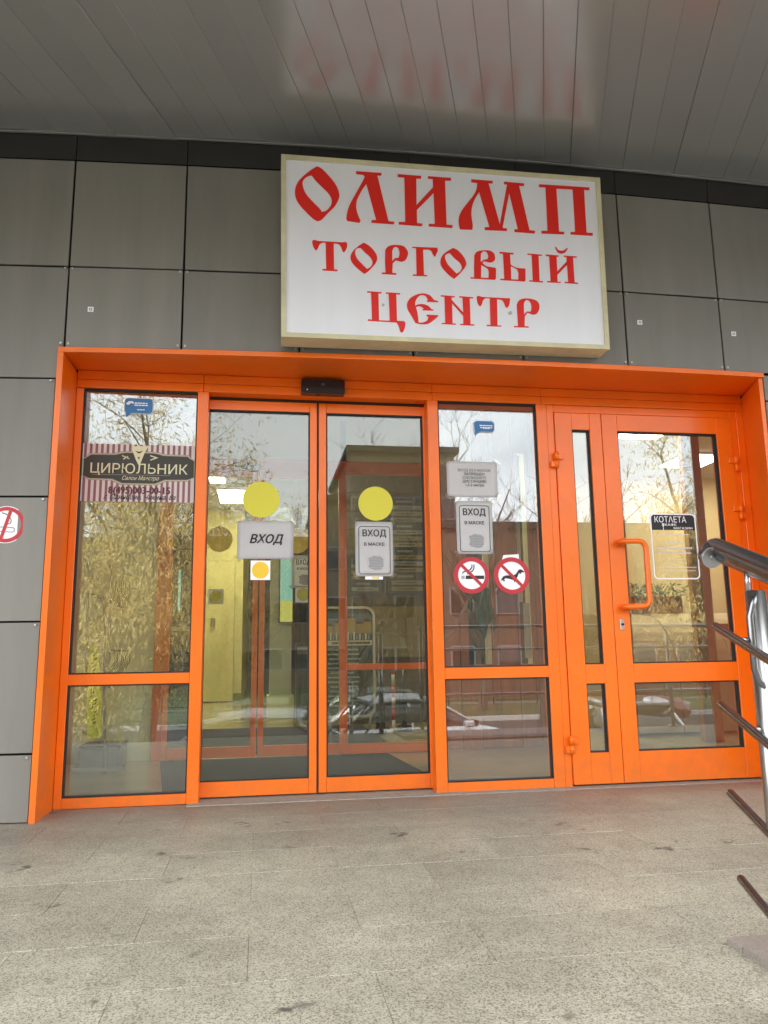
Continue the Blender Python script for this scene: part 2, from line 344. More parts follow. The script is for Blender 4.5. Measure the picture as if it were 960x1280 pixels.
# porch floor slab + tiles
fl = box('porch_floor', -7, 9, 1.37, 4.6, GZ, -.0028, M['grout']); tag(fl, kind='structure')
tm = mesh_box('tile', .5986, .2986, .03, M['floor'], .0006)
rows = [(1.37 + .3 * i) for i in range(10)]
for i, y0 in enumerate(rows):
    off = .276 if i % 2 == 1 else .576          # row starting at 2.57+.3 -> joint .276
    for k in range(-6, 7):
        xc = off + .6 * k + .3
        if xc < -2.9 or xc > 4.2: continue
        if xc > 1.4 and y0 < 1.9: continue
        shared('tile', tm, fl, (xc, y0 + .15, -.0155 + random.uniform(-.0006, .0006)), (random.uniform(-.001, .001), random.uniform(-.001, .001), 0))
slab = box('tile', 1.18, 2.6, 1.40, 1.90, -.03, .022, M['smooth'], fl, .003)
box('tile', 1.18, 2.6, 1.904, 1.966, -.03, .017, M['smooth'], fl, .002)
box('tile', 2.6, 4.4, 1.40, 1.966, -.03, 0, M['floor'], fl, .002)
# door sill strip on the threshold
box('sill', -.36, 2.9, 4.085, 4.33, -.028, .003, M['grout'], fl, .002)

# ---- facade
fa = thing('shop_building', 'grey panel clad shop building wall around the orange glazed entrance', 'building', (0, 3.95, 0))
XJ = [-1.0 - .575 * k for k in range(7, 0, -1)] + [-1.0, -.426, .17, .768, 1.370, 1.971, 2.553] + [2.553 + .578 * k for k in range(1, 8)]
ZJ = [0, .3, .9, 1.5, 2.1, 2.7, 3.3]
CAS_L, CAS_R, CAS_T = -1.028, 2.79, 2.262
cb = bmesh.new(); pmcache = {}
def panel(x0, x1, z0, z1, m='panel', g=.0045, dy=0, nm='cladding_panel'):
    wd, hh = round(x1 - x0 - 2 * g, 4), round(z1 - z0 - 2 * g, 4)
    key = (wd, hh, m)
    if key not in pmcache: pmcache[key] = mesh_box(nm, wd, .012, hh, M[m], .0012)
    xc = (x0 + x1) / 2
    shared(nm, pmcache[key], fa, (xc, wall_y(xc) + .006 + dy + random.uniform(-.0015, .0015), (z0 + z1) / 2), (random.uniform(-.0025, .0025), random.uniform(-.0025, .0025), wall_a(xc) + random.uniform(-.002, .002)))
def clip(x, z):
    y = wall_y(x) - .004
    for s in (-1, 1): add_box(cb, x + s * .018 - .005, x + s * .018 + .005, y - .003, y + .004, z - .006, z + .006, .001)
for a, b in zip(XJ, XJ[1:]):
    for z0, z1 in zip(ZJ, ZJ[1:]):
        x0, x1, zz0 = a, b, z0
        if z0 >= 2.1:
            if b > CAS_L + .05 and a < CAS_R and z0 < 2.2: zz0 = CAS_T
        else:
            if a >= CAS_L - .03 and b <= CAS_R + .02: continue
            if a < CAS_L < b or abs(b + 1.0) < .01: x1 = min(b, CAS_L)
            if a < CAS_R < b: x0 = CAS_R
        if x1 - x0 > .03: panel(x0, x1, zz0, z1)
        if zz0 > z0 and z0 < 2.2 and b > CAS_R: panel(CAS_R, b, z0, zz0 - .006)
        if z0 >= 2.1 and zz0 > z0: clip(a, zz0 + .022)
        elif z0 > 0: clip(x0 if x0 > CAS_L - .5 else a, z0 - .012)
    panel(a, b, 3.306, 3.45, 'darkband', .0015, .006, 'fascia_panel')
for z in (.3, .9, 1.5, 2.1): add_box(cb, CAS_L - .03, CAS_L - .02, 3.856, 3.868, z - .02, z - .01, .001)
o = put('panel_clips', cb, M['clip'], fa); o['kind'] = 'stuff'
bm = bmesh.new()          # black sub-frame behind the panels, following the bulge
def strip(bm, xs, yf, yb, z0, z1):
    for a, b in zip(xs, xs[1:]):
        v = [bm.verts.new(p) for p in ((a, yf(a), z0), (b, yf(b), z0), (b, yb(b), z0), (a, yb(a), z0), (a, yf(a), z1), (b, yf(b), z1), (b, yb(b), z1), (a, yb(a), z1))]
        for f in ((0, 3, 2, 1), (4, 5, 6, 7), (0, 1, 5, 4), (2, 3, 7, 6)): bm.faces.new([v[i] for i in f])
seg = lambda a, b, n: [a + (b - a) * i / n for i in range(n + 1)]
strip(bm, seg(-5, 6.5, 24), lambda x: wall_y(x) + .03, lambda x: 4.45, 2.275, 3.62)
strip(bm, seg(-5, -1.04, 8), lambda x: wall_y(x) + .03, lambda x: 4.45, -.1, 2.275)
strip(bm, seg(2.93, 6.5, 8), lambda x: wall_y(x) + .03, lambda x: 4.45, -.1, 2.275)
put('sub_frame', bm, M['back'], fa)
box('upper_wall', -14, 22, 4.0, 4.5, 3.7, 7.5, M['panel'], fa)
box('upper_wall', -14, -5, 4.0, 4.45, GZ, 3.7, M['panel'], fa)
box('upper_wall', 6.5, 22, 4.0, 4.45, GZ, 3.7, M['panel'], fa)
box('roof', -14, 22, 4.0, 18, 7.5, 7.7, M['back'], fa)
box('rear_wall', -14, 22, 17.7, 18, GZ, 7.5, M['panel'], fa)
box('end_wall', -14, -13.8, 4.5, 17.7, GZ, 7.5, M['panel'], fa)
box('end_wall', 21.8, 22, 4.5, 17.7, GZ, 7.5, M['panel'], fa)
# ceiling trim where soffit meets the wall
bm = bmesh.new(); strip(bm, seg(-5, 6.5, 24), lambda x: wall_y(x) - .012, lambda x: wall_y(x) + .0, 3.449, 3.4545); put('ceiling_trim', bm, M['trim'], fa)

# ---- canopy with linear metal soffit slats
cn = thing('canopy', 'flat canopy with long pinkish grey metal soffit slats above the entrance', 'canopy', (1, 2, 3.6))
CY0, CY1, SZ = .62, 3.97, 3.456
SL = math.tan(R(20.6)); PW = .158
bm = bmesh.new()
def slat_mesh():
    b = bmesh.new(); hw = PW / 2 - .0003; e = .0024
    prof = [(-hw, 0.010), (-hw, .0016), (-hw + e, 0), (hw - e, 0), (hw, .0016), (hw, .010)]
    A = [b.verts.new((x + SL * CY0, CY0, z)) for x, z in prof]; B = [b.verts.new((x + SL * CY1, CY1, z)) for x, z in prof]
    for i in range(5): b.faces.new((A[i], A[i + 1], B[i + 1], B[i]))
    b.faces.new(A[::-1]); b.faces.new(B); b.faces.new((A[0], B[0], B[5], A[5]))
    bmesh.ops.recalc_face_normals(b, faces=b.faces)
    me = bpy.data.meshes.new('soffit_slat'); b.to_mesh(me); b.free(); me.materials.append(M['soffit']); return me
sme = slat_mesh()
x_ref = .691 - SL * 2.759         # a seam measured in the photograph, at y=0
for k in range(-30, 34):
    shared('soffit_slat', sme, cn, (x_ref + PW * (k + .5), 0, SZ), (0, random.uniform(-.004, .004), 0))
box('canopy_roof', -7, 9, CY0 - .06, 4.0, 3.475, 3.72, M['back'], cn)
box('canopy_fascia', -7, 9, CY0 - .1, CY0 - .06, 3.40, 3.78, M['panel'], cn)

# =================================================================== ENTRANCE
sf = thing('glazed_entrance', 'wide orange aluminium entrance frame holding fixed panes and both pairs of doors', 'entrance', (.93, 4.15, 0))
O = M['orange']
# casing
bm = bmesh.new()
xs = seg(CAS_L, CAS_R, 16)
for a, b in zip(xs, xs[1:]):
    ya, yb = wall_y(a) - .012, wall_y(b) - .012
    ra, rb = (-1.04 + (q_ - CAS_L) / (CAS_R - CAS_L) * 3.99 for q_ in (a, b))
    P_ = lambda x, y, z: bm.verts.new((x, y, z))
    f = [P_(a, ya, 2.236), P_(b, yb, 2.236), P_(b, yb, 2.262), P_(a, ya, 2.262)]; bm.faces.new(f)
    r2 = [P_(rb, 4.16, 2.253), P_(ra, 4.16, 2.253)]; bm.faces.new((f[1], f[0], r2[1], r2[0]))
    t2 = [P_(rb, 4.16, 2.268), P_(ra, 4.16, 2.268)]; bm.faces.new((f[3], f[2], t2[0], t2[1]))
put('casing', bm, O, sf)
prism_z('casing', [(CAS_L, wall_y(CAS_L) - .012), (CAS_L + .028, wall_y(CAS_L) - .012), (-1.0, 4.15), (-1.0, 4.17), (CAS_L - .01, 4.17)], -.002, 2.2355, O, sf)
prism_z('casing', [(2.79, 3.80), (2.765, 3.80), (2.89, 4.15), (2.89, 4.17), (2.95, 4.17)], -.002, 2.2355, O, sf)
bm = bmesh.new()
for z in (.20, .62, 1.06, 1.50, 1.94): add_tube(bm, [(-1.0045, 4.10, z), (-.9995, 4.10, z)], .006, 8)
for z in (.35, 1.25, 2.0): add_tube(bm, [(-1.0150, 3.93, z), (-1.0085, 3.93, z)], .005, 8)
put('casing_screws', bm, M['clip'], sf)['kind'] = 'stuff'
FY, FB = 4.15, 4.215
def bar(nm, x0, x1, z0, z1, y0=FY, y1=FB, par=None, m=None, bev=.002): return box(nm, x0, x1, y0, y1, z0, z1, m or O, par or sf, bev)
bar('post', -.998, -.961, 0, 2.1490)
bar('mullion', -.365, -.306, 0, 2.1515, 4.146, 4.30)
bar('mullion', .916, .977, 0, 2.1515, 4.146, 4.30)
bar('mullion', 1.567, 1.629, 0, 2.1515, 4.148, 4.23)
bar('post', 2.842, 2.888, 0, 2.1515, 4.148, 4.23)
for z0, z1, dy in ((2.153, 2.199, 0), (2.2015, 2.251, .002)):
    for x0, x1 in ((-.998, -.336), (-.334, .946), (.948, 1.598), (1.600, 2.888)):
        bar('head_rail', x0, x1, z0, z1, 4.149 + dy, 4.30)
bar('transom', -.9605, -.3655, .592, .645); bar('transom', .9775, 1.5665, .585, .645)
bar('sill_rail', -.9605, -.3655, .001, .051); bar('sill_rail', .9775, 1.5665, .001, .049)
bar('door_jamb', 1.6295, 1.672, .002, 2.151, 4.152, 4.21); bar('door_jamb', 2.800, 2.8415, .002, 2.151, 4.152, 4.21)
bar('door_head', 1.6725, 2.7995, 2.106, 2.151, 4.152, 4.21)
def gasket(x0, x1, z0, z1, y, par, wd=.007):
    ring('gasket', [(x0, z0), (x1, z0), (x1, z1), (x0, z1)], [(x0 + wd, z0 + wd), (x1 - wd, z0 + wd), (x1 - wd, z1 - wd), (x0 + wd, z1 - wd)], y, y + .03, M['seam'], par)
def pane(x0, x1, z0, z1, y, par, m='glass', gk=True):
    p = box('pane', x0 - .004, x1 + .004, y, y + .006, z0 - .004, z1 + .004, M[m], par)
    if gk: gasket(x0, x1, z0, z1, y - .015, p)
    return p
GY = 4.172
pane(-.961, -.365, .645, 2.151, GY, sf); pane(-.961, -.365, .051, .592, GY, sf)
pane(.977, 1.567, .645, 2.151, GY, sf); pane(.977, 1.567, .049, .585, GY, sf)

# sliding leaves (each slides on its own)
def slider(lab, x0, x1, gx0, gx1, extra):
    t = thing('sliding_door', lab, 'sliding door', ((x0 + x1) / 2, 4.25, 0), 'automatic sliding doors')
    y0, y1 = 4.238, 4.272
    box('stile', x0, gx0, y0, y1, .012, 2.14, O, t, .002); box('stile', gx1, x1, y0, y1, .012, 2.14, O, t, .002)
    box('top_rail', gx0 + .0005, gx1 - .0005, y0 + .001, y1, 2.083, 2.14, O, t, .002)
    box('bottom_rail', gx0 + .0005, gx1 - .0005, y0 + .001, y1, .012, .088, O, t, .002)
    pane(gx0, gx1, .088, 2.083, 4.254, t, 'glass_slide')
    return t
slL = slider('left orange framed sliding glass door with the landscape paper sign', -.355, .292, -.312, .252, 0)
slR = slider('right orange framed sliding glass door with the portrait mask notice', .303, .95, .345, .905, 0)
box('brush_seal', .2935, .3015, 4.240, 4.268, .012, 2.14, M['seam'], slL)
bar('guide_rail', -.305, .915, 2.141, 2.1525, 4.232, 4.30, None, M['seam'], 0)

def hinge(x, z, par, side):
    h = tube('hinge', [(x, 4.128, z - .002), (x, 4.128, z + .045)], .0125, O, par, 10)
    tube('knuckle', [(x, 4.128, z - .048), (x, 4.128, z - .004)], .0125, O, h, 10)
    box('leaf_plate', x + (0 if side > 0 else -.045), x + (.045 if side > 0 else 0), 4.128, 4.142, z + .002, z + .038, O, h, .002)
    box('leaf_plate', x - (.032 if side > 0 else 0), x + (0 if side > 0 else .032), 4.128, 4.150, z - .044, z - .008, O, h, .002)
def leaf(lab, x0, x1, gx0, gx1, nm='hinged_door'):
    t = thing(nm, lab, 'door', ((x0 + x1) / 2, 4.16, 0), 'hinged doors of the right entrance')
    y0, y1 = 4.142, 4.205
    box('stile', x0, gx0, y0, y1, .012, 2.102, O, t, .002); box('stile', gx1, x1, y0, y1, .012, 2.102, O, t, .002)
    a, b = gx0 + .0004, gx1 - .0004
    box('top_rail', a, b, y0 + .0008, y1, 2.002, 2.102, O, t, .002)
    box('middle_rail', a, b, y0 + .0008, y1, .545, .650, O, t, .002)
    box('kick_rail', a, b, y0 + .0008, y1, .012, .176, O, t, .002)
    pane(gx0, gx1, .650, 2.002, 4.168, t); pane(gx0, gx1, .176, .545, 4.168, t)
    return t
dS = leaf('narrow fixed orange door leaf with slim glass strips', 1.675, 1.9615, 1.778, 1.889)
dB = leaf('wide orange door leaf with tubular pull handle and cafe sticker', 1.9655, 2.797, 2.061, 2.70)
for z in (1.815, .225): hinge(1.668, z, dS, 1)
for z in (1.82, 1.525, .225): hinge(2.803, z, dB, -1)
hp = [(2.015, 4.142, 1.335), (2.015, 4.085, 1.335)] + [Vector((2.03, 4.075, 1.335))] + arc3((2.105, 4.07, 1.29), (0, 0, 1), (1, 0, 0), .045, 0, 90, 7) + arc3((2.105, 4.07, 1.01), (1, 0, 0), (0, 0, -1), .045, 0, 90, 7) + [Vector((2.03, 4.075, .965)), (2.015, 4.085, .965), (2.015, 4.142, .965)]
hd = tube('pull_handle', hp, .0155, O, dB, 14)
for z in (1.335, .965): tube('rose', [(2.015, 4.130, z), (2.015, 4.1425, z)], .022, O, hd, 16)
lk = box('lock_plate', 1.998, 2.022, 4.136, 4.1425, .835, .90, M['steel'], dB, .002)
tube('lock_cylinder', [(2.010, 4.128, .868), (2.010, 4.137, .868)], .007, M['black'], lk, 12)

# door sensor over the sliding doors
sn = thing('door_sensor', 'black motion sensor box mounted above the sliding doors', 'sensor', (.315, 4.12, 2.19))
prism('housing', rrect(.196, .437, 2.150, 2.232, .008), 4.095, 4.1485, M['black'], sn)
prism('lens_cover', rrect(.20, .433, 2.154, 2.185, .004), 4.090, 4.0945, M['seam'], sn)
text('badge', '(•)', .316, 2.203, 4.0938, .018, M['inkgrey'], sn, .02)
prism('status_light', disc_pts(.228, 2.168, .0035, 12), 4.0875, 4.0895, M['white'], sn)

# =================================================================== SHOP SIGN
sg = thing('shop_sign', 'white lightbox sign with red Cyrillic lettering in a cream frame', 'sign', (.93, 3.7, 2.8))
SY = 3.640
def sp_(px, py, Y=SY): return on_y(px, py, Y)
oc = [sp_(351.5, 421), sp_(762, 437), sp_(749.6, 222.6), sp_(351.5, 193)]
cx = sum(p[0] for p in oc) / 4; cz = sum(p[1] for p in oc) / 4
def inset(d):
    r_ = []
    for (x, z), (sx, sz) in zip(oc, ((1, 1), (-1, 1), (-1, -1), (1, -1))): r_.append((x + sx * d, z + sz * d))
    return r_
ic = inset(.024)
for i in range(4):
    j = (i + 1) % 4; g_ = .0008
    prism('frame_bar', [oc[i], oc[j], ic[j], ic[i]], SY - .004, SY + .022, M['cream'], sg)
for i in range(4):                                      # deep side returns
    j = (i + 1) % 4; a_, b_ = inset(.0015), inset(.02)
    prism('side_return', [a_[i], a_[j], b_[j], b_[i]], SY + .0225, 3.768, M['cream'], sg)
prism('face_sheet', inset(.022), SY + .004, SY + .012, M['sheet'], sg) if False else None
fi = inset(.023); prism('face_sheet', fi, SY + .006, SY + .012, M['sheet'], sg)
prism('back_sheet', inset(.012), 3.750, 3.764, M['back'], sg)
ORG = {'A': (360, 200), 'B': (480, 200), 'C': (570, 205), 'D': (640, 210), 'E': (380, 290), 'F': (500, 290), 'G': (610, 295), 'H': (450, 350), 'J': (560, 350)}
LETTERS = [
    ('A', ['290,63 335,85s 400,150s 470,235s 508,320s 510,380s 470,460s 400,530s 335,598s 298,612 255,590s 180,520s 110,440s 75,370s 72,290s 100,220s 160,155s 230,100s', '238,155 195,165s 152,205s 148,260s 180,340s 250,420s 315,485s 338,520 385,505s 430,450s 435,390s 400,330s 340,270s 280,210s']),
    ('A', ['680,112 935,130 932,157 893,155 1005,612 1063,618 1060,643 835,628 835,602 882,600 783,240 735,310s 690,400s 682,480s 700,550s 725,608 715,628 595,610 583,590 595,510s 625,430s 675,340s 725,250s 757,190s 765,165s 752,148 680,140']),
    ('B', ['137,142 373,160 370,187 322,185 325,450 490,272 488,190 440,187 440,162 670,180 670,207 610,206 625,648 685,652 683,680 448,664 448,638 508,640 496,330 328,500 330,632 383,636 380,662 147,645 147,620 212,620 203,175 137,170']),
    ('C', ['153,153 368,170 366,195 325,193 438,605 510,205 480,203 480,177 680,195 680,220 630,218 735,662 790,668 787,695 585,680 585,653 620,655 532,290 465,640 510,645 508,670 288,660 288,633 335,630 232,280 195,340s 165,410s 153,500s 168,620 162,658 40,653 28,600s 30,530s 60,460s 110,395s 170,320s 205,250s 212,190 153,183']),
    ('D', ['270,163 775,195 773,222 720,218 745,648 808,650 806,678 585,665 585,640 632,640 607,215 443,207 470,635 522,640 520,664 297,655 297,628 355,630 335,195 270,190']),
    ('E', ['82,90 98,78 140,90 385,104 415,98 432,115 430,150s 415,185s 400,204 385,190s 370,150s 345,122s 297,115 300,375 335,377 335,392 185,385 185,370 222,370 217,108 185,106 155,125s 140,162s 122,185 100,160s 85,120s']),
    ('E', ['597,107 640,130s 690,175s 727,235s 727,290s 690,345s 640,395s 605,418 560,385s 505,335s 470,285s 467,235s 495,185s 545,140s', '567,160 530,165s 510,205s 530,265s 580,320s 630,370 670,345s 685,300s 660,250s 610,205s']),
    ('E', ['778,405 815,407 810,300 812,180 835,150s 880,132s 950,132s 1000,145s 1035,190s 1038,230s 1015,280s 975,298 918,283 887,312 882,408 922,413 922,428 778,420', '882,290 882,190 905,152s 940,160s 955,210s 945,258 912,261']),
    ('F', ['122,148 375,158 378,190 350,250 330,225s 315,195s 290,178s 230,177 240,430 273,433 273,443 127,437 127,425 165,425 160,162 122,160']),
    ('F', ['530,160 580,185s 630,240s 660,300s 655,345s 600,415s 543,468 490,430s 425,360s 404,310s 415,250s 455,205s', '498,210 460,225s 450,260s 475,320s 525,375s 565,417 600,395s 618,355s 600,310s 545,262s']),
    ('F', ['705,452 742,455 740,350 743,235 765,200s 820,185s 890,185s 935,210s 950,250s 945,285s 905,305s 840,292 825,312 860,340s 900,350s 950,357 960,370 958,470 948,478 705,465', '806,290 808,220 830,195s 865,200s 882,240s 875,270 832,280 812,300', '812,330 850,350s 878,370s 888,400 885,460 810,457']),
    ('G', ['115,158 255,170 255,183 220,183 225,285 265,310s 310,322s 370,325 375,340 375,445 368,455 122,440 122,428 163,430 150,177 115,173', '228,300 265,320s 293,335 305,370 303,437 232,433']),
    ('G', ['395,175 540,187 540,198 505,197 515,450 550,452 550,465 412,455 412,442 448,445 437,190 395,188']),
    ('G', ['577,185 705,195 705,207 685,206 692,355 787,255 785,210 757,208 757,196 887,205 887,217 850,216 865,465 902,468 900,480 767,470 767,458 803,460 790,290 693,390 695,458 727,460 727,470 592,463 592,450 627,452 612,203 577,200', '668,112 680,108 700,138s 735,148s 765,140s 790,118 798,125 775,160s 740,177s 700,165s']),
    ('H', ['72,112 215,122 215,135 183,134 190,403 297,408 287,138 258,136 258,123 400,132 400,145 362,143 370,408 440,412 455,430 450,470s 435,512s 418,527 400,510s 388,465s 365,425 78,408 78,393 120,395 110,127 72,127']),
    ('H', ['782,212 780,222 668,218 668,207 680,203 655,160s 610,152s 575,175s 553,220s 552,258 580,245s 630,242s 680,258s 715,293 735,296 735,306 625,303 625,293 640,290 620,272s 590,262s 558,272 570,310s 580,370s 585,425 630,425s 670,405s 683,368 663,358 665,347 782,352 782,362 740,400s 680,438s 610,442s 555,430 510,350s 475,290s 472,230s 505,180s 570,145s 640,135s 700,155s 740,200']),
    ('J', ['-72,152 68,163 66,175 36,174 37,200 152,325 145,178 112,174 112,162 252,172 252,184 217,182 225,442 263,444 262,456 122,450 122,438 153,440 152,358 40,232 45,435 78,437 77,448 -63,440 -63,428 -28,430 -35,168 -72,164']),
    ('J', ['287,170 300,158 345,170 590,183 612,180 620,195 615,235s 605,265s 590,280 572,262s 558,225s 535,200s 490,193 495,455 532,455 532,467 387,460 387,448 425,450 418,185 375,182 350,205s 338,245s 322,264 300,240s 290,200s']),
    ('J', ['660,460 700,462 688,250 705,210s 750,187s 820,187s 880,205s 910,240s 912,290s 890,335s 850,348 795,327 768,365 765,462 806,464 806,476 660,472', '759,345 757,240 775,205s 805,205s 830,240s 833,290s 823,318 790,315']),
]
def outline(s, org, Y):
    pts = []
    for q in s.split():
        sm = q.endswith('s'); u, v = (float(c) for c in q.rstrip('s').split(',')); pts.append((org[0] + u / 8, org[1] + v / 8, sm))
    n = len(pts); k0 = next(i for i in range(n) if not pts[i][2]); pts = pts[k0:] + pts[:k0] + [pts[k0]]
    res = []; i = 0
    while i < n:
        j = i + 1
        while pts[j][2]: j += 1
        run = [Vector(p[:2]) for p in pts[i:j + 1]]
        if len(run) == 2: res.append(run[0])
        else:
            ext = [run[0]] + run + [run[-1]]
            for a in range(1, len(ext) - 2):
                p0, p1, p2, p3 = ext[a - 1:a + 3]
                for s_ in range(4):
                    t = s_ / 4; res.append(.5 * ((2 * p1) + (p2 - p0) * t + (2 * p0 - 5 * p1 + 4 * p2 - p3) * t * t + (3 * p1 - p0 - 3 * p2 + p3) * t ** 3))
        i = j
    return [on_y(p[0], p[1], Y) for p in res]
for og, outs in LETTERS:
    curve_poly('letter', [outline(s, ORG[og], SY + .0045) for s in outs], SY + .0045, M['red'], sg, .0012)
for px, py in ((638, 391), (479, 381)):
    x, z = sp_(px, py); b_ = prism('sheet_bolt', disc_pts(x, z, .009 if px > 500 else .006, 10), SY - .004, SY + .0058, M['clip'], sg)

# =================================================================== STICKERS AND NOTICES
TY = GY - .0012          # on the fixed panes
def px_poly(pts, Y): return [on_y(px, py, Y) for px, py in pts]
def bars(par, x, z, wd, n, dz, h, Y, m, jit=.3, rnd=None):
    """illegible print: rows of short marks"""
    rr = rnd or random
    for i in range(n):
        ww = wd * (1 - jit * rr.random()); zz = z - i * dz; x0 = x - ww / 2; outs = []
        while x0 < x + ww / 2 - .002:
            l_ = rr.uniform(.008, .022); x1 = min(x0 + l_, x + ww / 2); outs.append([(x0, zz - h / 2), (x1, zz - h / 2), (x1, zz + h / 2), (x0, zz + h / 2)]); x0 = x1 + .003
        curve_poly('small_print', outs, Y, m, par)
# barber banner
bn = thing('barber_banner', 'barber shop banner sticker with maroon stripes on the left fixed pane', 'banner', (-.66, TY, 1.7))
bq = px_poly([(97, 627), (244, 628), (246, 556), (105, 554)], TY)
bx0, bx1, bz0, bz1 = -.957, -.366, 1.537, 1.85
prism('striped_sheet', [(bx0, bz0), (bx1, bz0), (bx1, bz1), (bx0, bz1)], TY - .0008, TY, M['pinkwhite'], bn)
for i in range(21):
    x = bx0 + .010 + i * .0285
    if x + .013 < bx1: prism('stripe', [(x, bz0), (x + .0135, bz0), (x + .0135, bz1), (x, bz1)], TY - .0013, TY - .0009, M['maroon'], bn)
def cart(d):
    xa, xb, xm = bx0 + .002 + d, bx1 - .002 - d, (bx0 + bx1) / 2
    lo, hi, mz = 1.628 + d, 1.812 - d, 1.72
    top = [(xb, mz + .045), (xb - .022, mz + .058), (xb - .035, mz + .078 - d), (xb - .16, mz + .080 - d), (xb - .19, hi - .004), (xm + .07, hi), (xm - .07, hi), (xa + .19, hi - .004), (xa + .16, mz + .080 - d), (xa + .035, mz + .078 - d), (xa + .022, mz + .058), (xa, mz + .045)]
    bot = [(xa, mz - .045), (xa + .022, mz - .055), (xa + .035, mz - .068 + d), (xa + .15, mz - .070 + d), (xa + .2, lo), (xb - .2, lo), (xb - .15, mz - .070 + d), (xb - .035, mz - .068 + d), (xb - .022, mz - .055), (xb, mz - .045)]
    return top + bot
c1 = prism('cartouche', cart(0), TY - .0019, TY - .0014, M['taupe'], bn)
curve_poly('cartouche_line', [cart(.004), cart(.006)], TY - .0024, M['cremelet'], bn)
prism('cartouche_face', cart(.010), TY - .0026, TY - .0020, M['charcoal'], bn)
text('lettering', 'ЦИРЮЛЬНИК', -.662, 1.713, TY - .0031, .074, M['cremelet'], bn, .006, 0, .50)
text('lettering', 'Салон Маэстро', -.655, 1.664, TY - .0031, .030, M['cremelet'], bn, .004, .4, .19)
curve_poly('thin_rule', [[(-.90, 1.681), (-.50, 1.681), (-.50, 1.683), (-.90, 1.683)]], TY - .0031, M['taupe'], bn)
text('lettering', '8(495)003-00-15', -.655, 1.597, TY - .0020, .052, M['maroonink'], bn, .075, 0, .315)
text('lettering', 'г. Одинцово, Чикина, 8а', -.655, 1.561, TY - .0020, .036, M['ink'], bn, .03, .45, .37)
f_ = px_poly([(165, 558), (186, 558), (181, 566), (177, 576), (174, 583), (170, 575), (167, 567)], TY)
prism('face_emblem', f_, TY - .0035, TY - .0028, M['cremelet'], bn)
curve_poly('moustache', [px_poly([(169, 563.5), (174, 565), (179, 563.5), (175.5, 566.8), (173, 566.8)], TY)], TY - .0040, M['charcoal'], bn)
curve_poly('small_beard', [px_poly([(172, 572), (175, 571), (174, 575)], TY)], TY - .0040, M['charcoal'], bn)
curve_poly('scissors_mark', [px_poly([(153, 569), (162, 573), (161.5, 574), (152.5, 570.2)], TY), px_poly([(154, 573.5), (160, 570), (160.5, 571), (154.5, 574.8)], TY)], TY - .0033, M['cremelet'], bn)
curve_poly('razor_mark', [px_poly([(188, 569), (198, 572.5), (188, 576), (188, 574.8), (194, 572.5), (188, 570.5)], TY)], TY - .0033, M['cremelet'], bn)
# blue speech bubble stickers
def bubble(lab, x0, x1, z0, z1, tail):
    t = thing('bubble_sticker', lab, 'sticker', ((x0 + x1) / 2, TY, z0), 'blue speech bubble stickers')
    p = rrect(x0, x1, z0, z1, .018, 4)
    o_ = rrect(x0 - .004, x1 + .004, z0 - .004, z1 + .004, .020, 4)
    prism('sticker_edge', o_, TY - .0005, TY, M['kerb'], t)
    prism('sticker_face', p, TY - .0010, TY - .0006, M['blue'], t)
    prism('sticker_tail', [(tail, z0 + .008), (tail + .035, z0 + .004), (tail + .004, z0 - .024)], TY - .0011, TY - .0002, M['blue'], t)
    bars(t, (x0 + x1) / 2 + .012, z1 - .026, .082, 2, .012, .006, TY - .0015, M['white'], .2)
    bars(t, (x0 + x1) / 2 + .012, z0 + .02, .04, 1, .012, .005, TY - .0015, M['white'], .2)
    return t
bb = bubble('blue speech bubble sticker above the striped barber banner', -.750, -.605, 2.025, 2.108, -.745)
curve_poly('bird_mark', [px_poly([(158, 504), (161, 501.5), (166, 501.5), (168, 505), (164, 503.8), (162, 505.5), (159, 506)], TY)], TY - .0016, M['white'], bb)
bubble('smaller blue speech bubble sticker above the white paper notices', 1.196, 1.314, 1.980, 2.043, 1.198)
# papers on the fixed pane
def paper(lab, x0, x1, z0, z1, Y, cat='notice', nm='paper_notice'):
    t = thing(nm, lab, cat, ((x0 + x1) / 2, Y, z0)); bm = bmesh.new(); n = 12
    g_ = [[bm.verts.new((x0 + (x1 - x0) * i / n, Y - .0012 - .0012 * math.sin(7 * k / n + i) * (.5 + .5 * math.sin(i * 1.3)), z0 + (z1 - z0) * k / n)) for i in range(n + 1)] for k in range(n + 1)]
    for k in range(n):
        for i in range(n): bm.faces.new((g_[k][i], g_[k][i + 1], g_[k + 1][i + 1], g_[k + 1][i]))
    bmesh.ops.solidify(bm, geom=bm.faces[:], thickness=.0004)
    put('sheet', bm, M['white'], t, True)
    for tx, tz in ((x0, z1), (x1, z1), (x0, z0), (x1, z0)):
        a_ = random.uniform(.6, 1.0) * (1 if (tx == x0) == (tz == z1) else -1); u_ = Vector((math.cos(a_), math.sin(a_))) * .021; v_ = Vector((-u_.y, u_.x)) * .36
        prism('tape', [(tx + k * u_.x + j * v_.x, tz + k * u_.y + j * v_.y) for k, j in ((-1, -1), (1, -1), (1, 1), (-1, 1))], Y - .0042, Y - .0040, M['tape'], t)
    return t
p1 = paper('creased white paper with five typed lines about masks and distance', 1.024, 1.322, 1.595, 1.80, TY)
for i, s_ in enumerate(('ВХОД БЕЗ МАСКИ', 'ЗАПРЕЩЕН', 'СОБЛЮДАЙТЕ', 'ДИСТАНЦИЮ', '1,5-2 метра')):
    text('typed_line', s_, 1.185, 1.748 - i * .0215, TY - .0032, .021, M['inkgrey'] if i in (0, 2) else M['ink'], p1, .01, 0, (.19, .12, .14, .14, .105)[i])
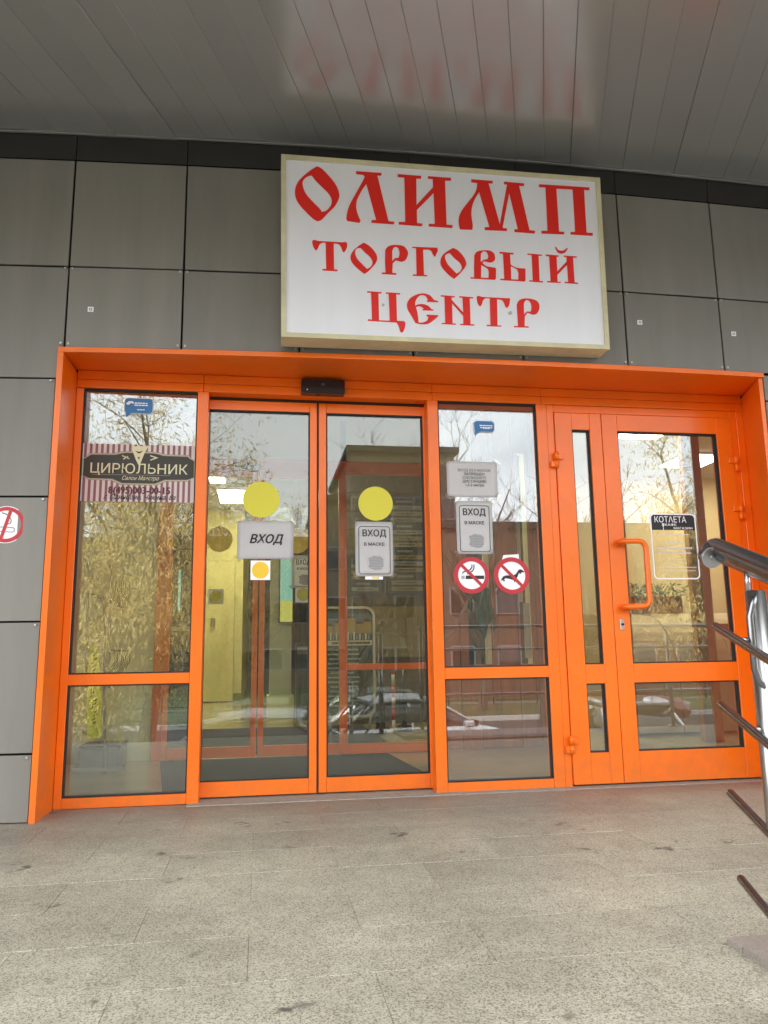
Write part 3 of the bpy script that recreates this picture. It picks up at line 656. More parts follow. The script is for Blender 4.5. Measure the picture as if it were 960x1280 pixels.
def mask_notice(lab, x0, x1, z0, z1, Y):
    t = paper(lab, x0, x1, z0, z1, Y); w_, h_ = x1 - x0, z1 - z0
    a = rrect(x0 + .028 * w_ * 3, x1 - .075 * w_, z0 + .035 * h_, z1 - .085 * h_, .016, 4); b = rrect(x0 + .028 * w_ * 3 + .0035, x1 - .075 * w_ - .0035, z0 + .035 * h_ + .0035, z1 - .085 * h_ - .0035, .0135, 4)
    curve_poly('printed_border', [a, b], Y - .0032, M['ink'], t)
    xc = (x0 + x1) / 2
    text('lettering', 'ВХОД', xc, z1 - .22 * h_, Y - .0032, .052, M['ink'], t, .035, 0, w_ * .62)
    text('lettering', 'В МАСКЕ', xc, z1 - .42 * h_, Y - .0032, .025, M['ink'], t, .03, 0, w_ * .54)
    mxx, mz = xc + .008, z0 + .24 * h_
    curve_poly('mask_picture', [[(mxx - .042, mz + .028), (mxx - .01, mz + .040), (mxx + .03, mz + .036), (mxx + .042, mz + .022), (mxx + .042, mz - .02), (mxx + .022, mz - .038), (mxx - .012, mz - .036), (mxx - .042, mz - .022), (mxx - .036, mz)]], Y - .0032, M['maskgrey'], t)
    for k in range(5):
        z = mz + .026 - k * .0135; curve_poly('mask_pleat', [[(mxx - .036, z), (mxx, z + .004 - k * .002), (mxx + .038, z - .003), (mxx + .038, z - .0058), (mxx, z + .0008 - k * .002), (mxx - .036, z - .002)]], Y - .0038, M['inkgrey'], t)
    return t
mask_notice('white mask notice on the fixed pane above the red prohibition signs', 1.071, 1.281, 1.268, 1.570, TY - .0022)
# round prohibition signs
def prohib(lab, x, z, r, Y, slash, draw, m_draw='ink', border=True):
    t = thing('prohibition_sign', lab, 'sign', (x, Y, z - r))
    prism('disc', disc_pts(x, z, r), Y - .0010, Y, M['white'], t)
    draw(t, Y - .0016)
    rr = r * (.955 if border else 1)
    ring('red_ring', disc_pts(x, z, rr), disc_pts(x, z, r * .76), Y - .0030, Y - .0011, M['ban_red'], t)
    a = R(slash); d = Vector((math.cos(a), math.sin(a))); n_ = Vector((-d.y, d.x)) * r * .085; l_ = r * .80
    prism('red_slash', [(x + d.x * l_ + n_.x, z + d.y * l_ + n_.y), (x - d.x * l_ + n_.x, z - d.y * l_ + n_.y), (x - d.x * l_ - n_.x, z - d.y * l_ - n_.y), (x + d.x * l_ - n_.x, z + d.y * l_ - n_.y)], Y - .0028, Y - .0020, M['ban_red'], t)
    return t
def u5(pts): return px_poly([(550 + u / 5.82, 640 + v / 5.82) for u, v in pts], TY)
def cig(t, Y):
    curve_poly('cigarette', [u5([(186, 463), (320, 463), (320, 488), (186, 488)]), u5([(157, 463), (163, 463), (163, 488), (157, 488)]), u5([(170, 463), (176, 463), (176, 488), (170, 488)])], Y, M['ink'], t)
    curve_poly('smoke_curl', [u5([(158, 448), (168, 432), (190, 425), (215, 418), (228, 400), (228, 383), (234, 383), (235, 403), (222, 424), (195, 432), (172, 440), (163, 452)]), u5([(196, 448), (215, 436), (235, 425), (243, 405), (242, 383), (249, 383), (250, 408), (240, 432), (218, 445), (200, 455)])], Y, M['ink'], t)
prohib('round no smoking sign on glass, beside the dog sign', 1.150, 1.148, .102, TY - .0012, -45, cig, border=False)
def dog(t, Y):
    curve_poly('dog_silhouette', [u5([(446, 487), (458, 470), (475, 462), (500, 461), (530, 462), (550, 452), (562, 435), (570, 421), (582, 417), (592, 420), (612, 434), (610, 439), (590, 440), (586, 452), (578, 450), (574, 440), (566, 462), (556, 486), (546, 494), (548, 506), (541, 512), (534, 495), (500, 486), (474, 482), (466, 492), (472, 504), (462, 505), (455, 492), (450, 500), (452, 507), (446, 500)])], Y, M['ink'], t)
pd = prohib('round no dogs sign with black dachshund on the fixed pane', 1.383, 1.146, .104, TY - .0012, -45, dog, border=False)
prism('paper_tape', [(1.33, 1.235), (1.43, 1.23), (1.43, 1.268), (1.34, 1.262)], TY - .0006, TY - .0001, M['white'], pd)
WYs = wall_y(-1.22) - .003
def cig2(t, Y):
    q = lambda pts: [on_y(u / 8, 600 + v / 8, 3.87) for u, v in pts]
    curve_poly('cigarette_outline', [q([(-70, 462), (125, 470), (143, 488), (140, 512), (120, 522), (-70, 510)]), q([(-66, 467), (122, 475), (137, 490), (135, 508), (118, 517), (-66, 505)])], Y, M['ink'], t)
    curve_poly('smoke_outline', [q([(15, 320), (60, 335), (95, 365), (112, 400), (105, 430), (80, 440), (40, 440), (40, 434), (78, 434), (98, 426), (105, 400), (90, 370), (55, 342), (15, 328)])], Y, M['ink'], t)
prohib('no smoking sign on the grey wall panel left of the entrance', -1.219, 1.362, .0905, WYs, 75, cig2)
# small printed tags on the cladding
for px, py, lab in ((112, 384, 'tiny white tag on grey panel above the left casing corner'), (794, 408, 'tiny white tag on grey panel just right of the sign'), (911.5, 421, 'tiny white tag on grey panel above the far right door')):
    x, z = on_y(px, py, 3.83); Y = wall_y(x) - .003
    t = thing('wall_tag', lab, 'tag', (x, Y, z)); prism('tag_plate', [(x - .014, z - .013), (x + .014, z - .013), (x + .014, z + .013), (x - .014, z + .013)], Y - .001, Y + .0025, M['white'], t)
    ring('printed_square', [(x - .008, z - .007), (x + .008, z - .007), (x + .008, z + .007), (x - .008, z + .007)], [(x - .004, z - .003), (x + .004, z - .003), (x + .004, z + .003), (x - .004, z + .003)], Y - .0014, Y - .0010, M['inkgrey'], t)
# stickers on the sliding leaves
LY = 4.2525
def circ(lab, px, py, r, Y, m='lime', back=None):
    x, z = on_y(px, py, Y); t = thing('round_sticker', lab, 'sticker', (x, Y, z - r))
    if back: prism('backing_square', [(x - back, z - back), (x + back, z - back), (x + back, z + back), (x - back, z + back)], Y - .0004, Y, M['white'], t)
    prism('coloured_disc', disc_pts(x, z, r), Y - .001, Y - .0005, M[m], t); return t
circ('large lime yellow circle on the left sliding door', 326.5, 624.5, .102, LY)
circ('large lime yellow circle on the right sliding door', 469.5, 629.5, .0985, LY)
circ('small amber circle on white square under the landscape paper', 325.5, 712.8, .046, LY - .001, 'amber', .053)
p2 = paper('landscape white paper with bold slanted one word heading', -.142, .164, 1.245, 1.455, LY - .001)
text('lettering', 'ВХОД', .012, 1.352, LY - .0055, .066, M['ink'], p2, .055, .28, .18)
mask_notice('white mask notice taped to the right sliding door', .508, .722, 1.150, 1.458, LY - .001)
tp = thing('tape_strip', 'pale tape strip with amber blot under the sliding door mask notice', 'tape', (.62, LY, 1.13))
prism('tape_film', [(.562, 1.132), (.662, 1.132), (.662, 1.149), (.562, 1.149)], LY - .0006, LY - .0002, M['white'], tp)
prism('amber_blot', [(.60, 1.136), (.64, 1.136), (.64, 1.146), (.60, 1.146)], LY - .001, LY - .0007, M['amber'], tp)
# cafe sticker on the wide leaf
KY = 4.166
ks = thing('cafe_sticker', 'clear cafe sticker with black header and white outline on the wide door', 'sticker', (2.38, KY, 1.1))
kq = lambda u, v: on_y(770 + u / 5.82, 620 + v / 5.82, KY)
kx0, kz1 = kq(240, 112); kx1, kz0 = kq(622, 612)
kx0, kx1, kz0, kz1 = 2.238, 2.528, 1.125, 1.513
ring('white_outline', rrect(kx0, kx1, kz0, kz1, .028), rrect(kx0 + .008, kx1 - .008, kz0 + .008, kz1 - .008, .021), KY - .0008, KY, M['white'], ks)
hz = kz1 - .098
prism('black_header', [(kx0 + .0085, hz), (kx1 - .0085, hz)] + [p for p in rrect(kx0 + .0085, kx1 - .0085, kz0 + .0085, kz1 - .0085, .02) if p[1] > kz1 - .05], KY - .0006, KY - .0001, M['ink'], ks)
text('lettering', 'КОТΛЕТА', kx0 + .128, kz1 - .038, KY - .0012, .05, M['white'], ks, -.004, 0, .20)
text('lettering', 'КАФЕ', kx0 + .128, kz1 - .068, KY - .0012, .018, M['white'], ks, .03, 0, .072)
text('lettering', 'МАГАЗИН', kx0 + .205, kz1 - .088, KY - .0012, .018, M['white'], ks, .03, 0, .118)
fk = curve_poly('fork_mark', [[(kx0 + .074, kz1 - .058), (kx0 + .088, kz1 - .058), (kx0 + .087, kz1 - .074), (kx0 + .0825, kz1 - .078), (kx0 + .0825, kz1 - .100), (kx0 + .0795, kz1 - .100), (kx0 + .0795, kz1 - .078), (kx0 + .075, kz1 - .074)], [(kx0 + .078, kz1 - .058), (kx0 + .0795, kz1 - .058), (kx0 + .0795, kz1 - .070), (kx0 + .078, kz1 - .070)], [(kx0 + .0825, kz1 - .058), (kx0 + .084, kz1 - .058), (kx0 + .084, kz1 - .070), (kx0 + .0825, kz1 - .070)]], KY - .0012, M['white'], ks)
M['faint'] = mat('faint_print', (.62, .60, .60), .6)
for i, (dz, h, wd) in enumerate(((.125, .010, .20), (.175, .020, .10), (.205, .022, .22), (.235, .016, .21), (.272, .006, .10), (.292, .006, .13), (.318, .008, .24), (.338, .008, .22))):
    bars(ks, (kx0 + kx1) / 2 + (.0 if i < 6 else .01), kz1 - dz, wd, 1, .01, h * .55, KY - .0008, M['faint'], .05)

# =================================================================== RAILINGS
RD = Vector((0.0994, 0.941, 0.3233)).normalized()
def stair_railing(lab, off, full=True):
    off = Vector(off); T = 1.85
    base = EYE + ray(889, 682) * T
    t = thing('stair_railing', lab, 'railing', Vector((base.x, base.y, 0)) + off, 'stair railings')
    H0 = base + off; side = Vector((1, 0, 0)); upv = side.cross(RD).normalized()
    # hooked end turning down
    drop = Vector((-.72, 0, -.62)).normalized(); H0 = H0 - RD * .03; c = H0 + drop * .015
    hook = [H0 - RD * 4.2] + [H0 - RD * k for k in (3, 2, 1, .4, .1)] + arc3(c, -drop, RD, .015, 0, 180, 10) + [c + drop * .015 - RD * .012]
    hr = tube('handrail', hook, .0235, M['steel_dark'], t, 18)
    e1 = hook[-1]; dirn = (hook[-1] - hook[-2]).normalized()
    tube('end_cap', [e1 - dirn * .001, e1 + dirn * .006], .0245, M['steel'], hr, 18)
    b0 = e1 + dirn * .006; tube('cap_screw', [b0, b0 + dirn * .003], .006, M['steel'], hr, 8)
    # grooved underside of the rail
    lo = H0 - upv * .0225
    bm = bmesh.new(); add_tube(bm, [lo - RD * 4.2, lo - RD * .02], .0085, 8); o_ = put('rail_groove', bm, M['steel'], hr, True)
    ends = [(893, 782), (900, 880), (912, 990), (925, 1097)]
    for px, py in ends:
        p = EYE + ray(px, py) * 1.75 + off
        tube('bar', [p, p - RD * .004, p - RD * 4.15], .0095, M['steel_dark'], t, 10, [.0080, .0095, .0095])
    for s in (.14, 1.45, 2.75, 4.0):
        q = H0 - RD * s; gx = q.x - .012; zt = q.z - .030
        ybase = q.y; zb = 0.0 if ybase > 1.37 else -.15 * (int((1.37 - ybase) / .33) + 1)
        if zt - zb < .3: continue
        p_ = tube('post', [(gx + .022, ybase, zb), (gx + .022, ybase, zt - .035)], .0215, M['steel'], t, 18)
        tube('support_pin', [(gx + .006, ybase, zt - .04), (gx + .006, ybase, zt + .010)], .006, M['steel'], p_, 10)
        x2 = gx - .004
        yl = ybase - .012
        tube('loop_tube', [(gx + .015, yl, zt - .045), (x2 + .008, yl, zt - .065), (x2, yl, zt - .09), (x2, yl, zt - .20), (x2 + .008, yl, zt - .225), (gx + .018, yl, zt - .245)], .0075, M['steel_dark'], p_, 10)
        tube('base_flange', [(gx + .022, ybase, zb), (gx + .022, ybase, zb + .012)], .05, M['steel'], p_, 18)
        for px, py in ends:
            p = EYE + ray(px, py) * 1.75 + off; k = (p.y - ybase) / RD.y; z = p.z - RD.z * k
            if zb + .05 < z < zt: tube('bracket', [(p.x - RD.x * k, ybase, z), (gx + .022, ybase, z)], .006, M['steel'], p_, 8)
    return t
stair_railing('steel stair railing with hooked handrail end at the right of the doors', (0, 0, 0))
gr_ = thing('guard_railing', 'horizontal steel guard railing along the porch edge, seen mirrored in the glass', 'railing', (3, 1.42, 0))
for z in (.93, .73, .53, .33): tube('bar', [(1.42, 1.42, z), (5.0, 1.42, z)], .012 if z < .9 else .02, M['steel'], gr_, 10)
for x in (1.45, 2.6, 3.8, 4.95):
    tube('post', [(x, 1.42, 0), (x, 1.42, .95)], .018, M['steel'], gr_, 12)
    tube('base_flange', [(x, 1.42, 0), (x, 1.42, .012)], .05, M['steel'], gr_, 14)
gl_ = thing('guard_railing', 'short steel guard railing on the left porch edge behind the camera', 'railing', (-3, 1.42, 0))
for z in (.93, .53): tube('bar', [(-5.0, 1.42, z), (-3.1, 1.42, z)], .015, M['steel'], gl_, 10)
for x in (-4.95, -3.15): tube('post', [(x, 1.42, 0), (x, 1.42, .95)], .018, M['steel'], gl_, 12)

# =================================================================== INTERIOR
def room(nm, x0, x1, y0, y1, z0, z1, m):
    o = box(nm, x0, x1, y0, y1, z0, z1, M[m]); tag(o, kind='structure'); return o
IY = 5.80                                                # inner glazed partition
room('hall_floor', -6, 12, 4.602, 17, -.3, -.002, 'hall_floor')
room('vestibule_ceiling', -1.3, 1.62, 4.31, IY - .06, 2.52, 2.56, 'hall_ceiling')
room('hall_ceiling', -6, 12, IY + .08, 17, 2.90, 2.95, 'hall_ceiling')
room('hall_ceiling', 1.64, 12, 4.46, IY + .06, 2.90, 2.95, 'hall_ceiling')
# exposed grid of the vestibule ceiling
gc = bmesh.new()
for i in range(11): add_box(gc, -1.28 + i * .29, -1.265 + i * .29, 4.32, IY - .07, 2.508, 2.519)
for i in range(6): add_box(gc, -1.28, 1.6, 4.40 + i * .28, 4.412 + i * .28, 2.5095, 2.5185)
o = put('ceiling_grid', gc, M['trim']); tag(o, kind='structure')
room('bulkhead', -1.3, 1.62, IY - .03, IY + .05, 2.18, 2.90, 'hall_pale')
room('side_wall', -1.34, -1.3, 4.31, 7.2, 0, 2.9, 'hall_pale')
room('side_wall', -1.3, -.76, IY, IY + .05, 0, 2.18, 'hall_pale')
room('hall_wall', -6, -.30, 12.0, 12.1, 0, 2.9, 'hall_yellow')
room('hall_wall', -.30, .80, 16.4, 16.5, 0, 2.9, 'hall_brown')
room('hall_wall', -.34, -.30, 12.1, 16.4, 0, 2.9, 'hall_yellow')
room('hall_wall', 2.30, 2.36, 5.86, 9.0, 0, 2.9, 'hall_pale')
room('hall_wall', -4, -3.95, 5.85, 12, 0, 2.9, 'hall_yellow')
room('hall_wall', 2.40, 12, 9.2, 9.3, 0, 2.9, 'hall_cream')
room('hall_wall', 9.6, 9.7, 4.5, 9.2, 0, 2.9, 'hall_cream')
sk = box('skirting', -3.9, -.30, 11.97, 11.995, 0, .12, M['hall_tan']); tag(sk, kind='structure')
dh = thing('yellow_door', 'yellow hall door with a small dark handle seen through the left slider', 'door', (-.62, 11.98, 0))
box('door_panel', -1.2, -.42, 11.93, 11.965, 0.01, 2.1, M['hall_yellow'], dh, .004)
box('door_handle', -.76, -.70, 11.88, 11.928, 1.10, 1.24, M['steel'], dh, .008)
# brown tiled wall with the shop directory
bw = thing('tiled_wall', 'dark brown tiled wall carrying the shop directory boards', 'wall', (1.5, 8.05, 0))
box('wall_core', .80, 2.28, 8.03, 8.2, 0, 2.9, M['seam'], bw)
tl_ = mesh_box('tile', .294, .02, .196, M['hall_brown'], .002)
for r_ in range(14):
    for c_ in range(5): shared('tile', tl_, bw, (.95 + c_ * .297, 8.02, .10 + r_ * .199 + .0))
box('tan_panel', .90, 2.2, 7.985, 8.005, .66, 1.18, M['hall_tan'], bw, .003)
def directory(lab, x0, x1, z0, z1, cols, rws, seed):
    t = thing('directory_board', lab, 'notice board', ((x0 + x1) / 2, 7.98, z0)); rr = random.Random(seed)
    box('board', x0, x1, 7.97, 8.0, z0, z1, M['navy'], t, .004)
    cw = (x1 - x0 - .06) / cols; rh = (z1 - z0 - .06) / rws
    for c in range(cols):
        for r in range(rws):
            xa = x0 + .03 + c * cw; za = z1 - .03 - (r + 1) * rh
            if r % 4 == 0:
                bars(t, xa + cw / 2 - .02, za + rh * .45, cw * .5, 1, .02, rh * .34, 7.9690, M['inkgrey'], .3, rr)
            else:
                pl = box('name_plate', xa + .02, xa + cw - .02, 7.962, 7.9695, za + rh * .14, za + rh * .80, M['hall_tan'] if (c + r) % 5 else M['inkgrey'], t, .001)
                bars(t, xa + cw / 2, za + rh * .47, cw * .6, 1, .02, rh * .18, 7.9612, M['ink'], .3, rr)
directory('tall directory board of name plates on the brown tiled wall', 1.28, 2.10, 1.30, 2.36, 2, 15, 3)
directory('low directory panel hidden partly by the mask notice on the slider', .86, 1.24, 1.30, 1.72, 1, 6, 4)
# poster stand in the hall
ps = thing('poster_stand', 'rounded frame poster stand with village picture and green text panel', 'poster stand', (.82, 6.9, 0))
ring('rounded_frame', rrect(.50, .995, .16, 1.125, .09, 6), rrect(.522, .973, .182, 1.103, .07, 6), 6.88, 6.92, M['posterframe'], ps)
prism('poster_sheet', rrect(.5215, .9735, .1815, 1.1035, .07, 6), 6.897, 6.903, M['darkgreen'], ps)
M['psky'] = mat('printed_sky', (.13, .17, .20), .6, noise=.3, nscale=9); M['phouse'] = mat('printed_ochre', (.38, .26, .06), .6); M['proof'] = mat('printed_roof', (.10, .045, .03), .6)
curve_poly('picture_sky', [[(.53, .88), (.966, .88), (.966, 1.03), (.93, 1.085), (.88, 1.10), (.60, 1.10), (.55, 1.07), (.53, 1.02)]], 6.8955, M['psky'], ps)
for x, wd, h in ((.56, .06, .06), (.64, .07, .09), (.73, .09, .13), (.83, .06, .08), (.89, .07, .10)):
    curve_poly('printed_house', [[(x, .89), (x + wd, .89), (x + wd, .89 + h), (x, .89 + h)]], 6.8945, M['phouse'], ps)
    curve_poly('printed_roof', [[(x - .008, .89 + h), (x + wd + .008, .89 + h), (x + wd / 2, .92 + h)]], 6.8940, M['proof'], ps)
rr_ = random.Random(5)
for i in range(16):
    x = .54 + i * .026; h = rr_.uniform(.04, .07); curve_poly('printed_figure', [[(x, .83), (x + .014, .83), (x + .016, .83 + h), (x - .002, .83 + h)]], 6.8943, M['inkgrey'] if i % 2 else M['posterframe'], ps)
curve_poly('title_strip', [[(.53, .78), (.966, .78), (.966, .825), (.53, .825)]], 6.8950, M['posterframe'], ps)
bars(ps, .78, .803, .34, 1, .02, .02, 6.8940, M['ink'], .05, rr_)
for i in range(13): bars(ps, .70 + rr_.uniform(-.02, .04), .745 - i * .040, rr_.uniform(.2, .34), 1, .02, .014, 6.8945, M['greygreen'], .1, rr_)
for s in (-1, 1): tube('leg', [(.75 + s * .2, 6.9, .17), (.75 + s * .2, 7.05, .0)], .012, M['posterframe'], ps, 8)
# inner automatic doors and partition, the same orange frames
ip = thing('inner_partition', 'inner orange framed glass partition of the vestibule with fixed panes', 'partition', (.2, IY, 0))
def ibar(nm, x0, x1, z0, z1, par=None, y0=IY - .03, y1=IY + .03): return box(nm, x0, x1, y0, y1, z0, z1, O, par or ip, .002)
ibar('head_rail', -.76, 1.30, 2.085, 2.178); ibar('post', -.76, -.69, 0, 2.084); ibar('mullion', .578, .625, 0, 2.084)
ibar('post', 1.285, 1.34, 0, 2.084); ibar('transom', .6255, 1.2845, .597, .643); ibar('sill_rail', .6255, 1.2845, .002, .070)
ibar('mullion', .578, .625, 2.179, 2.5)
for a, b, c, d in ((.6255, 1.2845, .643, 2.084), (.6255, 1.2845, .07, .597)): pane(a, b, c, d, IY, ip, 'glass_in', False)
def islide(lab, x0, x1):
    t = thing('sliding_door', lab, 'sliding door', ((x0 + x1) / 2, IY - .05, 0), 'inner sliding doors')
    y0, y1 = IY - .075, IY - .042
    box('stile', x0, x0 + .04, y0, y1, .012, 2.08, O, t, .002); box('stile', x1 - .04, x1, y0, y1, .012, 2.08, O, t, .002)
    box('top_rail', x0 + .0405, x1 - .0405, y0, y1, 2.03, 2.08, O, t, .002); box('bottom_rail', x0 + .0405, x1 - .0405, y0, y1, .012, .085, O, t, .002)
    box('pane', x0 + .0405, x1 - .0405, IY - .062, IY - .057, .085, 2.03, M['glass_in'], t); return t
islide('left inner sliding door behind the landscape paper', -.69, -.035); islide('right inner sliding door behind the meeting stiles', -.025, .60)
isn = thing('door_sensor', 'grey sensor box on the inner orange header of the vestibule', 'sensor', (-.10, IY, 2.12))
prism('housing', rrect(-.235, -.035, 2.075, 2.135, .008), IY - .11, IY - .077, M['black'], isn)
isn2 = prism('lens_cover', rrect(-.23, -.04, 2.078, 2.10, .004), IY - .114, IY - .1105, M['seam'], isn)
circ('tan circle on the left inner sliding door by the yellow wall', 274.5, 674, .095, IY - .064, 'amber')
circ('amber circle on the right inner door behind the landscape paper', 371, 676, .095, IY - .064, 'amber')
circ('small olive disc on square on the left inner door', 270, 746, .048, IY - .064, 'lime', .055)
circ('small olive disc on dark square on the right inner door', 379, 743, .048, IY - .064, 'lime', .058)
x_, z_ = on_y(379, 716, IY - .064)
mask_notice('faint mask notice on the right inner sliding door', x_ - .085, x_ + .085, z_ - .11, z_ + .13, IY - .064)
# mats, hall furniture
mt = thing('door_mat', 'wide charcoal mat inside the sliding doors', 'mat', (0, 4.8, 0)); prism_z('mat_body', [(-.50, 4.34), (1.02, 4.34), (.90, 5.68), (-.68, 5.68)], .001, .012, M['mat'], mt)
mt = thing('door_mat', 'second charcoal mat beyond the inner sliding doors', 'mat', (0, 6.5, 0)); prism_z('mat_body', [(-.75, 5.95), (1.02, 5.95), (.98, 7.8), (-.75, 7.8)], .001, .012, M['mat'], mt)
pil = thing('pilaster', 'pale grey green pilaster standing in the hall beyond both doors', 'pillar', (.17, 9, 0)); box('shaft', .085, .33, 8.9, 9.15, .25, 2.89, M['greygreen'], pil, .004); box('plinth', .06, .355, 8.87, 9.18, 0, .25, M['hall_pale'], pil, .004)
scn = thing('wall_screen', 'narrow lit cyan and yellow screen hanging on the pilaster', 'screen', (.26, 8.85, 1.2))
box('casing', .185, .345, 8.84, 8.898, 1.05, 1.78, M['black'], scn, .003)
box('lit_face', .195, .335, 8.835, 8.8395, 1.30, 1.77, M['screen'], scn); box('lit_band', .195, .335, 8.835, 8.8395, 1.06, 1.299, M['screeny'], scn)
mch = thing('dark_machine', 'dark vending machine low against the brown wall beyond the stiles', 'machine', (.55, 8.8, 0))
box('body', .37, .78, 8.6, 8.95, .02, .82, M['navy'], mch, .01); box('top_panel', .38, .77, 8.59, 8.5995, .70, .78, M['inkgrey'], mch); box('front_panel', .40, .75, 8.59, 8.5995, .10, .62, M['black'], mch)
wt = thing('rope_stand', 'row of dark posts standing on the floor behind the inner window', 'barrier', (1.2, 7.3, 0))
for x, y in ((1.05, 7.1), (1.13, 7.4), (1.36, 7.5), (1.30, 7.2)):
    tube('post', [(x, y, 0), (x, y, .60)], .025, M['black'], wt, 10); tube('foot', [(x, y, 0), (x, y, .02)], .07, M['black'], wt, 14)
rc = thing('striped_pole', 'slim red and white striped pole beside the dark posts', 'pole', (1.17, 7.0, 0))
for i in range(6): tube('band', [(1.17, 7.0, .02 + i * .1), (1.17, 7.0, .118 + i * .1)], .03, M['ban_red'] if i % 2 else M['pinkwhite'], rc, 8, [.016, .016])
# wire display rack in the left fixed pane
rk = thing('display_rack', 'grey metal wire display rack behind the left fixed pane', 'rack', (-.98, 5.3, 0))
q = lambda px, py, Y=5.3: Vector((on_y(px, py, Y)[0], Y, on_y(px, py, Y)[1]))
tube('upright', [q(131, 980), q(131, 745)], .009, M['trim'], rk, 8); tube('upright', [q(108, 860), q(111, 715), q(109, 703), q(103, 698)], .008, M['trim'], rk, 8)
tube('upright', [q(136, 860), q(139, 715), q(137, 706)], .006, M['trim'], rk, 8)
fx = q(125, 979); box('foot_bar', fx.x - .17, fx.x + .14, 5.28, 5.32, .012, .035, M['trim'], rk, .003); box('shelf_bar', q(104, 812).x, q(131, 812).x, 5.28, 5.31, q(104, 817).z, q(104, 811).z, M['trim'], rk, .003)
for row, (y0, y1) in enumerate(((727, 760), (813, 840))):
    for i in range(8):
        x = 140 + i * 2.6; tube('wire_hook', [q(x + 4, y0, 5.22), q(x + 4, (y0 + y1) / 2, 5.18), q(x - 5, y1, 5.24)], .0022, M['black'], rk, 5)
    tube('wire_rail', [q(137, y0 + (32 if row == 0 else 0)), q(160, y0 + (32 if row == 0 else 0))], .004, M['black'], rk, 6)
    tube('wire_arm', [q(114, y1 - 18), q(136, y1 - 5)], .005, M['black'], rk, 6)
yt = thing('yellow_banner', 'narrow yellow vertical sheet with black letters hanging on the rack', 'banner', (-1.0, 5.1, .3))
YB = 5.12; yp = [on_y(*p, YB) for p in ((109, 924), (126, 922), (126, 870), (125, 850), (123, 820), (121, 808), (117, 805), (112, 812), (109, 850))]
prism('sheet', yp, YB, YB + .002, M['yellowtape'], yt)
rr_ = random.Random(11)
for i in range(20):
    px, py = 117 + rr_.uniform(-3, 3), 815 + i * 4.7; x, z = on_y(px, py, YB); s = .010
    curve_poly('printed_mark', [[(x - s, z - .004), (x + s * .6, z + .002), (x + s, z + .013), (x + s * .5, z + .015), (x - s * .2, z + .006), (x - s, z + .004)]], YB - .0008, M['ink'], yt)
bx = thing('floor_box', 'dark grey box on the floor behind the left fixed pane', 'box', (-1.0, 5.5, 0)); box('body', on_y(101, 950, 5.5)[0], on_y(152, 950, 5.5)[0], 5.42, 5.7, .0, on_z(101, 950, 0)[1] * 0 + .14, M['inkgrey'], bx, .01); box('lid', on_y(101, 950, 5.5)[0] - .005, on_y(152, 950, 5.5)[0] + .005, 5.415, 5.705, .1405, .155, M['navy'], bx, .003)
dp = thing('dark_cabinet', 'tall dark cabinet with a lit teal strip behind the inner left post', 'cabinet', (-.8, 6.6, 0))
box('body', -.92, -.60, 6.9, 7.2, 0, 2.1, M['navy'], dp, .006); box('lit_strip', -.725, -.705, 6.885, 6.8995, 1.1, 1.45, M['screen'], dp); box('shelf', -.92, -.60, 6.86, 6.899, .92, .96, M['trim'], dp, .002)
# rust coloured plank partition seen through the right fixed pane
rp_ = thing('plank_partition', 'rust orange plank partition with two slots behind the right fixed pane', 'partition', (1.9, 5.85, 0))
gaps = ((1.57, 1.765, .62, 1.52), (1.985, 2.085, .62, 2.3))
x = 1.345
while x < 2.46:
    x1 = min(x + .155, 2.47); cuts = [gp for gp in gaps if gp[0] < x1 and gp[1] > x]
    segs = [(x + .002, x1 - .002, 0, 2.9)]
    for gx0, gx1, gz0, gz1 in cuts:
        new = []
        for a, b, c, d in segs:
            if gx0 >= b or gx1 <= a: new.append((a, b, c, d)); continue
            if a < gx0 - .005: new.append((a, gx0, c, d)); 
            if b > gx1 + .005: new.append((gx1, b, c, d))
            m0, m1 = max(a, gx0), min(b, gx1); new += [(m0, m1, c, gz0), (m0, m1, gz1, d)]
        segs = new
    for a, b, c, d in segs:
        if b - a > .005: box('plank', a, b, 5.83 + random.uniform(-.002, .002), 5.86, c, d, M['rust'], rp_, .002)
    x = x1
box('backing_board', 1.345, 2.47, 5.95, 5.97, 0, .6, M['hall_brown'], rp_)
box('light_strip', 1.715, 1.762, 5.87, 5.89, .62, 1.52, M['hall_pale'], rp_); box('light_strip', 1.995, 2.03, 5.87, 5.89, 1.1, 2.3, M['hall_pale'], rp_); box('light_strip', 2.035, 2.08, 5.87, 5.89, .66, 1.09, M['greygreen'], rp_)
box('slot_back', 1.55, 2.2, 6.3, 6.32, .3, 2.4, M['darkgreen'], rp_)
tc_ = thing('hanging_cloth', 'teal cloth hanging in the slot of the rust plank partition', 'cloth', (1.68, 5.82, 1.0))
bm = bmesh.new(); n = 14; G_ = []
for k in range(n + 1):
    v_ = k / n; wd = .045 + .05 * math.sin(min(1, v_ * 1.3) * 1.5); G_.append([bm.verts.new((1.695 + (i / 6 - .5) * wd * 1.6, 5.80 + .014 * math.sin(i * 2.1 + k * .5), 1.20 - v_ * .32 * (1 - .25 * math.sin(i * 1.7)))) for i in range(7)])
for k in range(n):
    for i in range(6): bm.faces.new((G_[k][i], G_[k][i + 1], G_[k + 1][i + 1], G_[k + 1][i]))
bmesh.ops.solidify(bm, geom=bm.faces[:], thickness=.006); put('folds', bm, M['teal'], tc_, True)
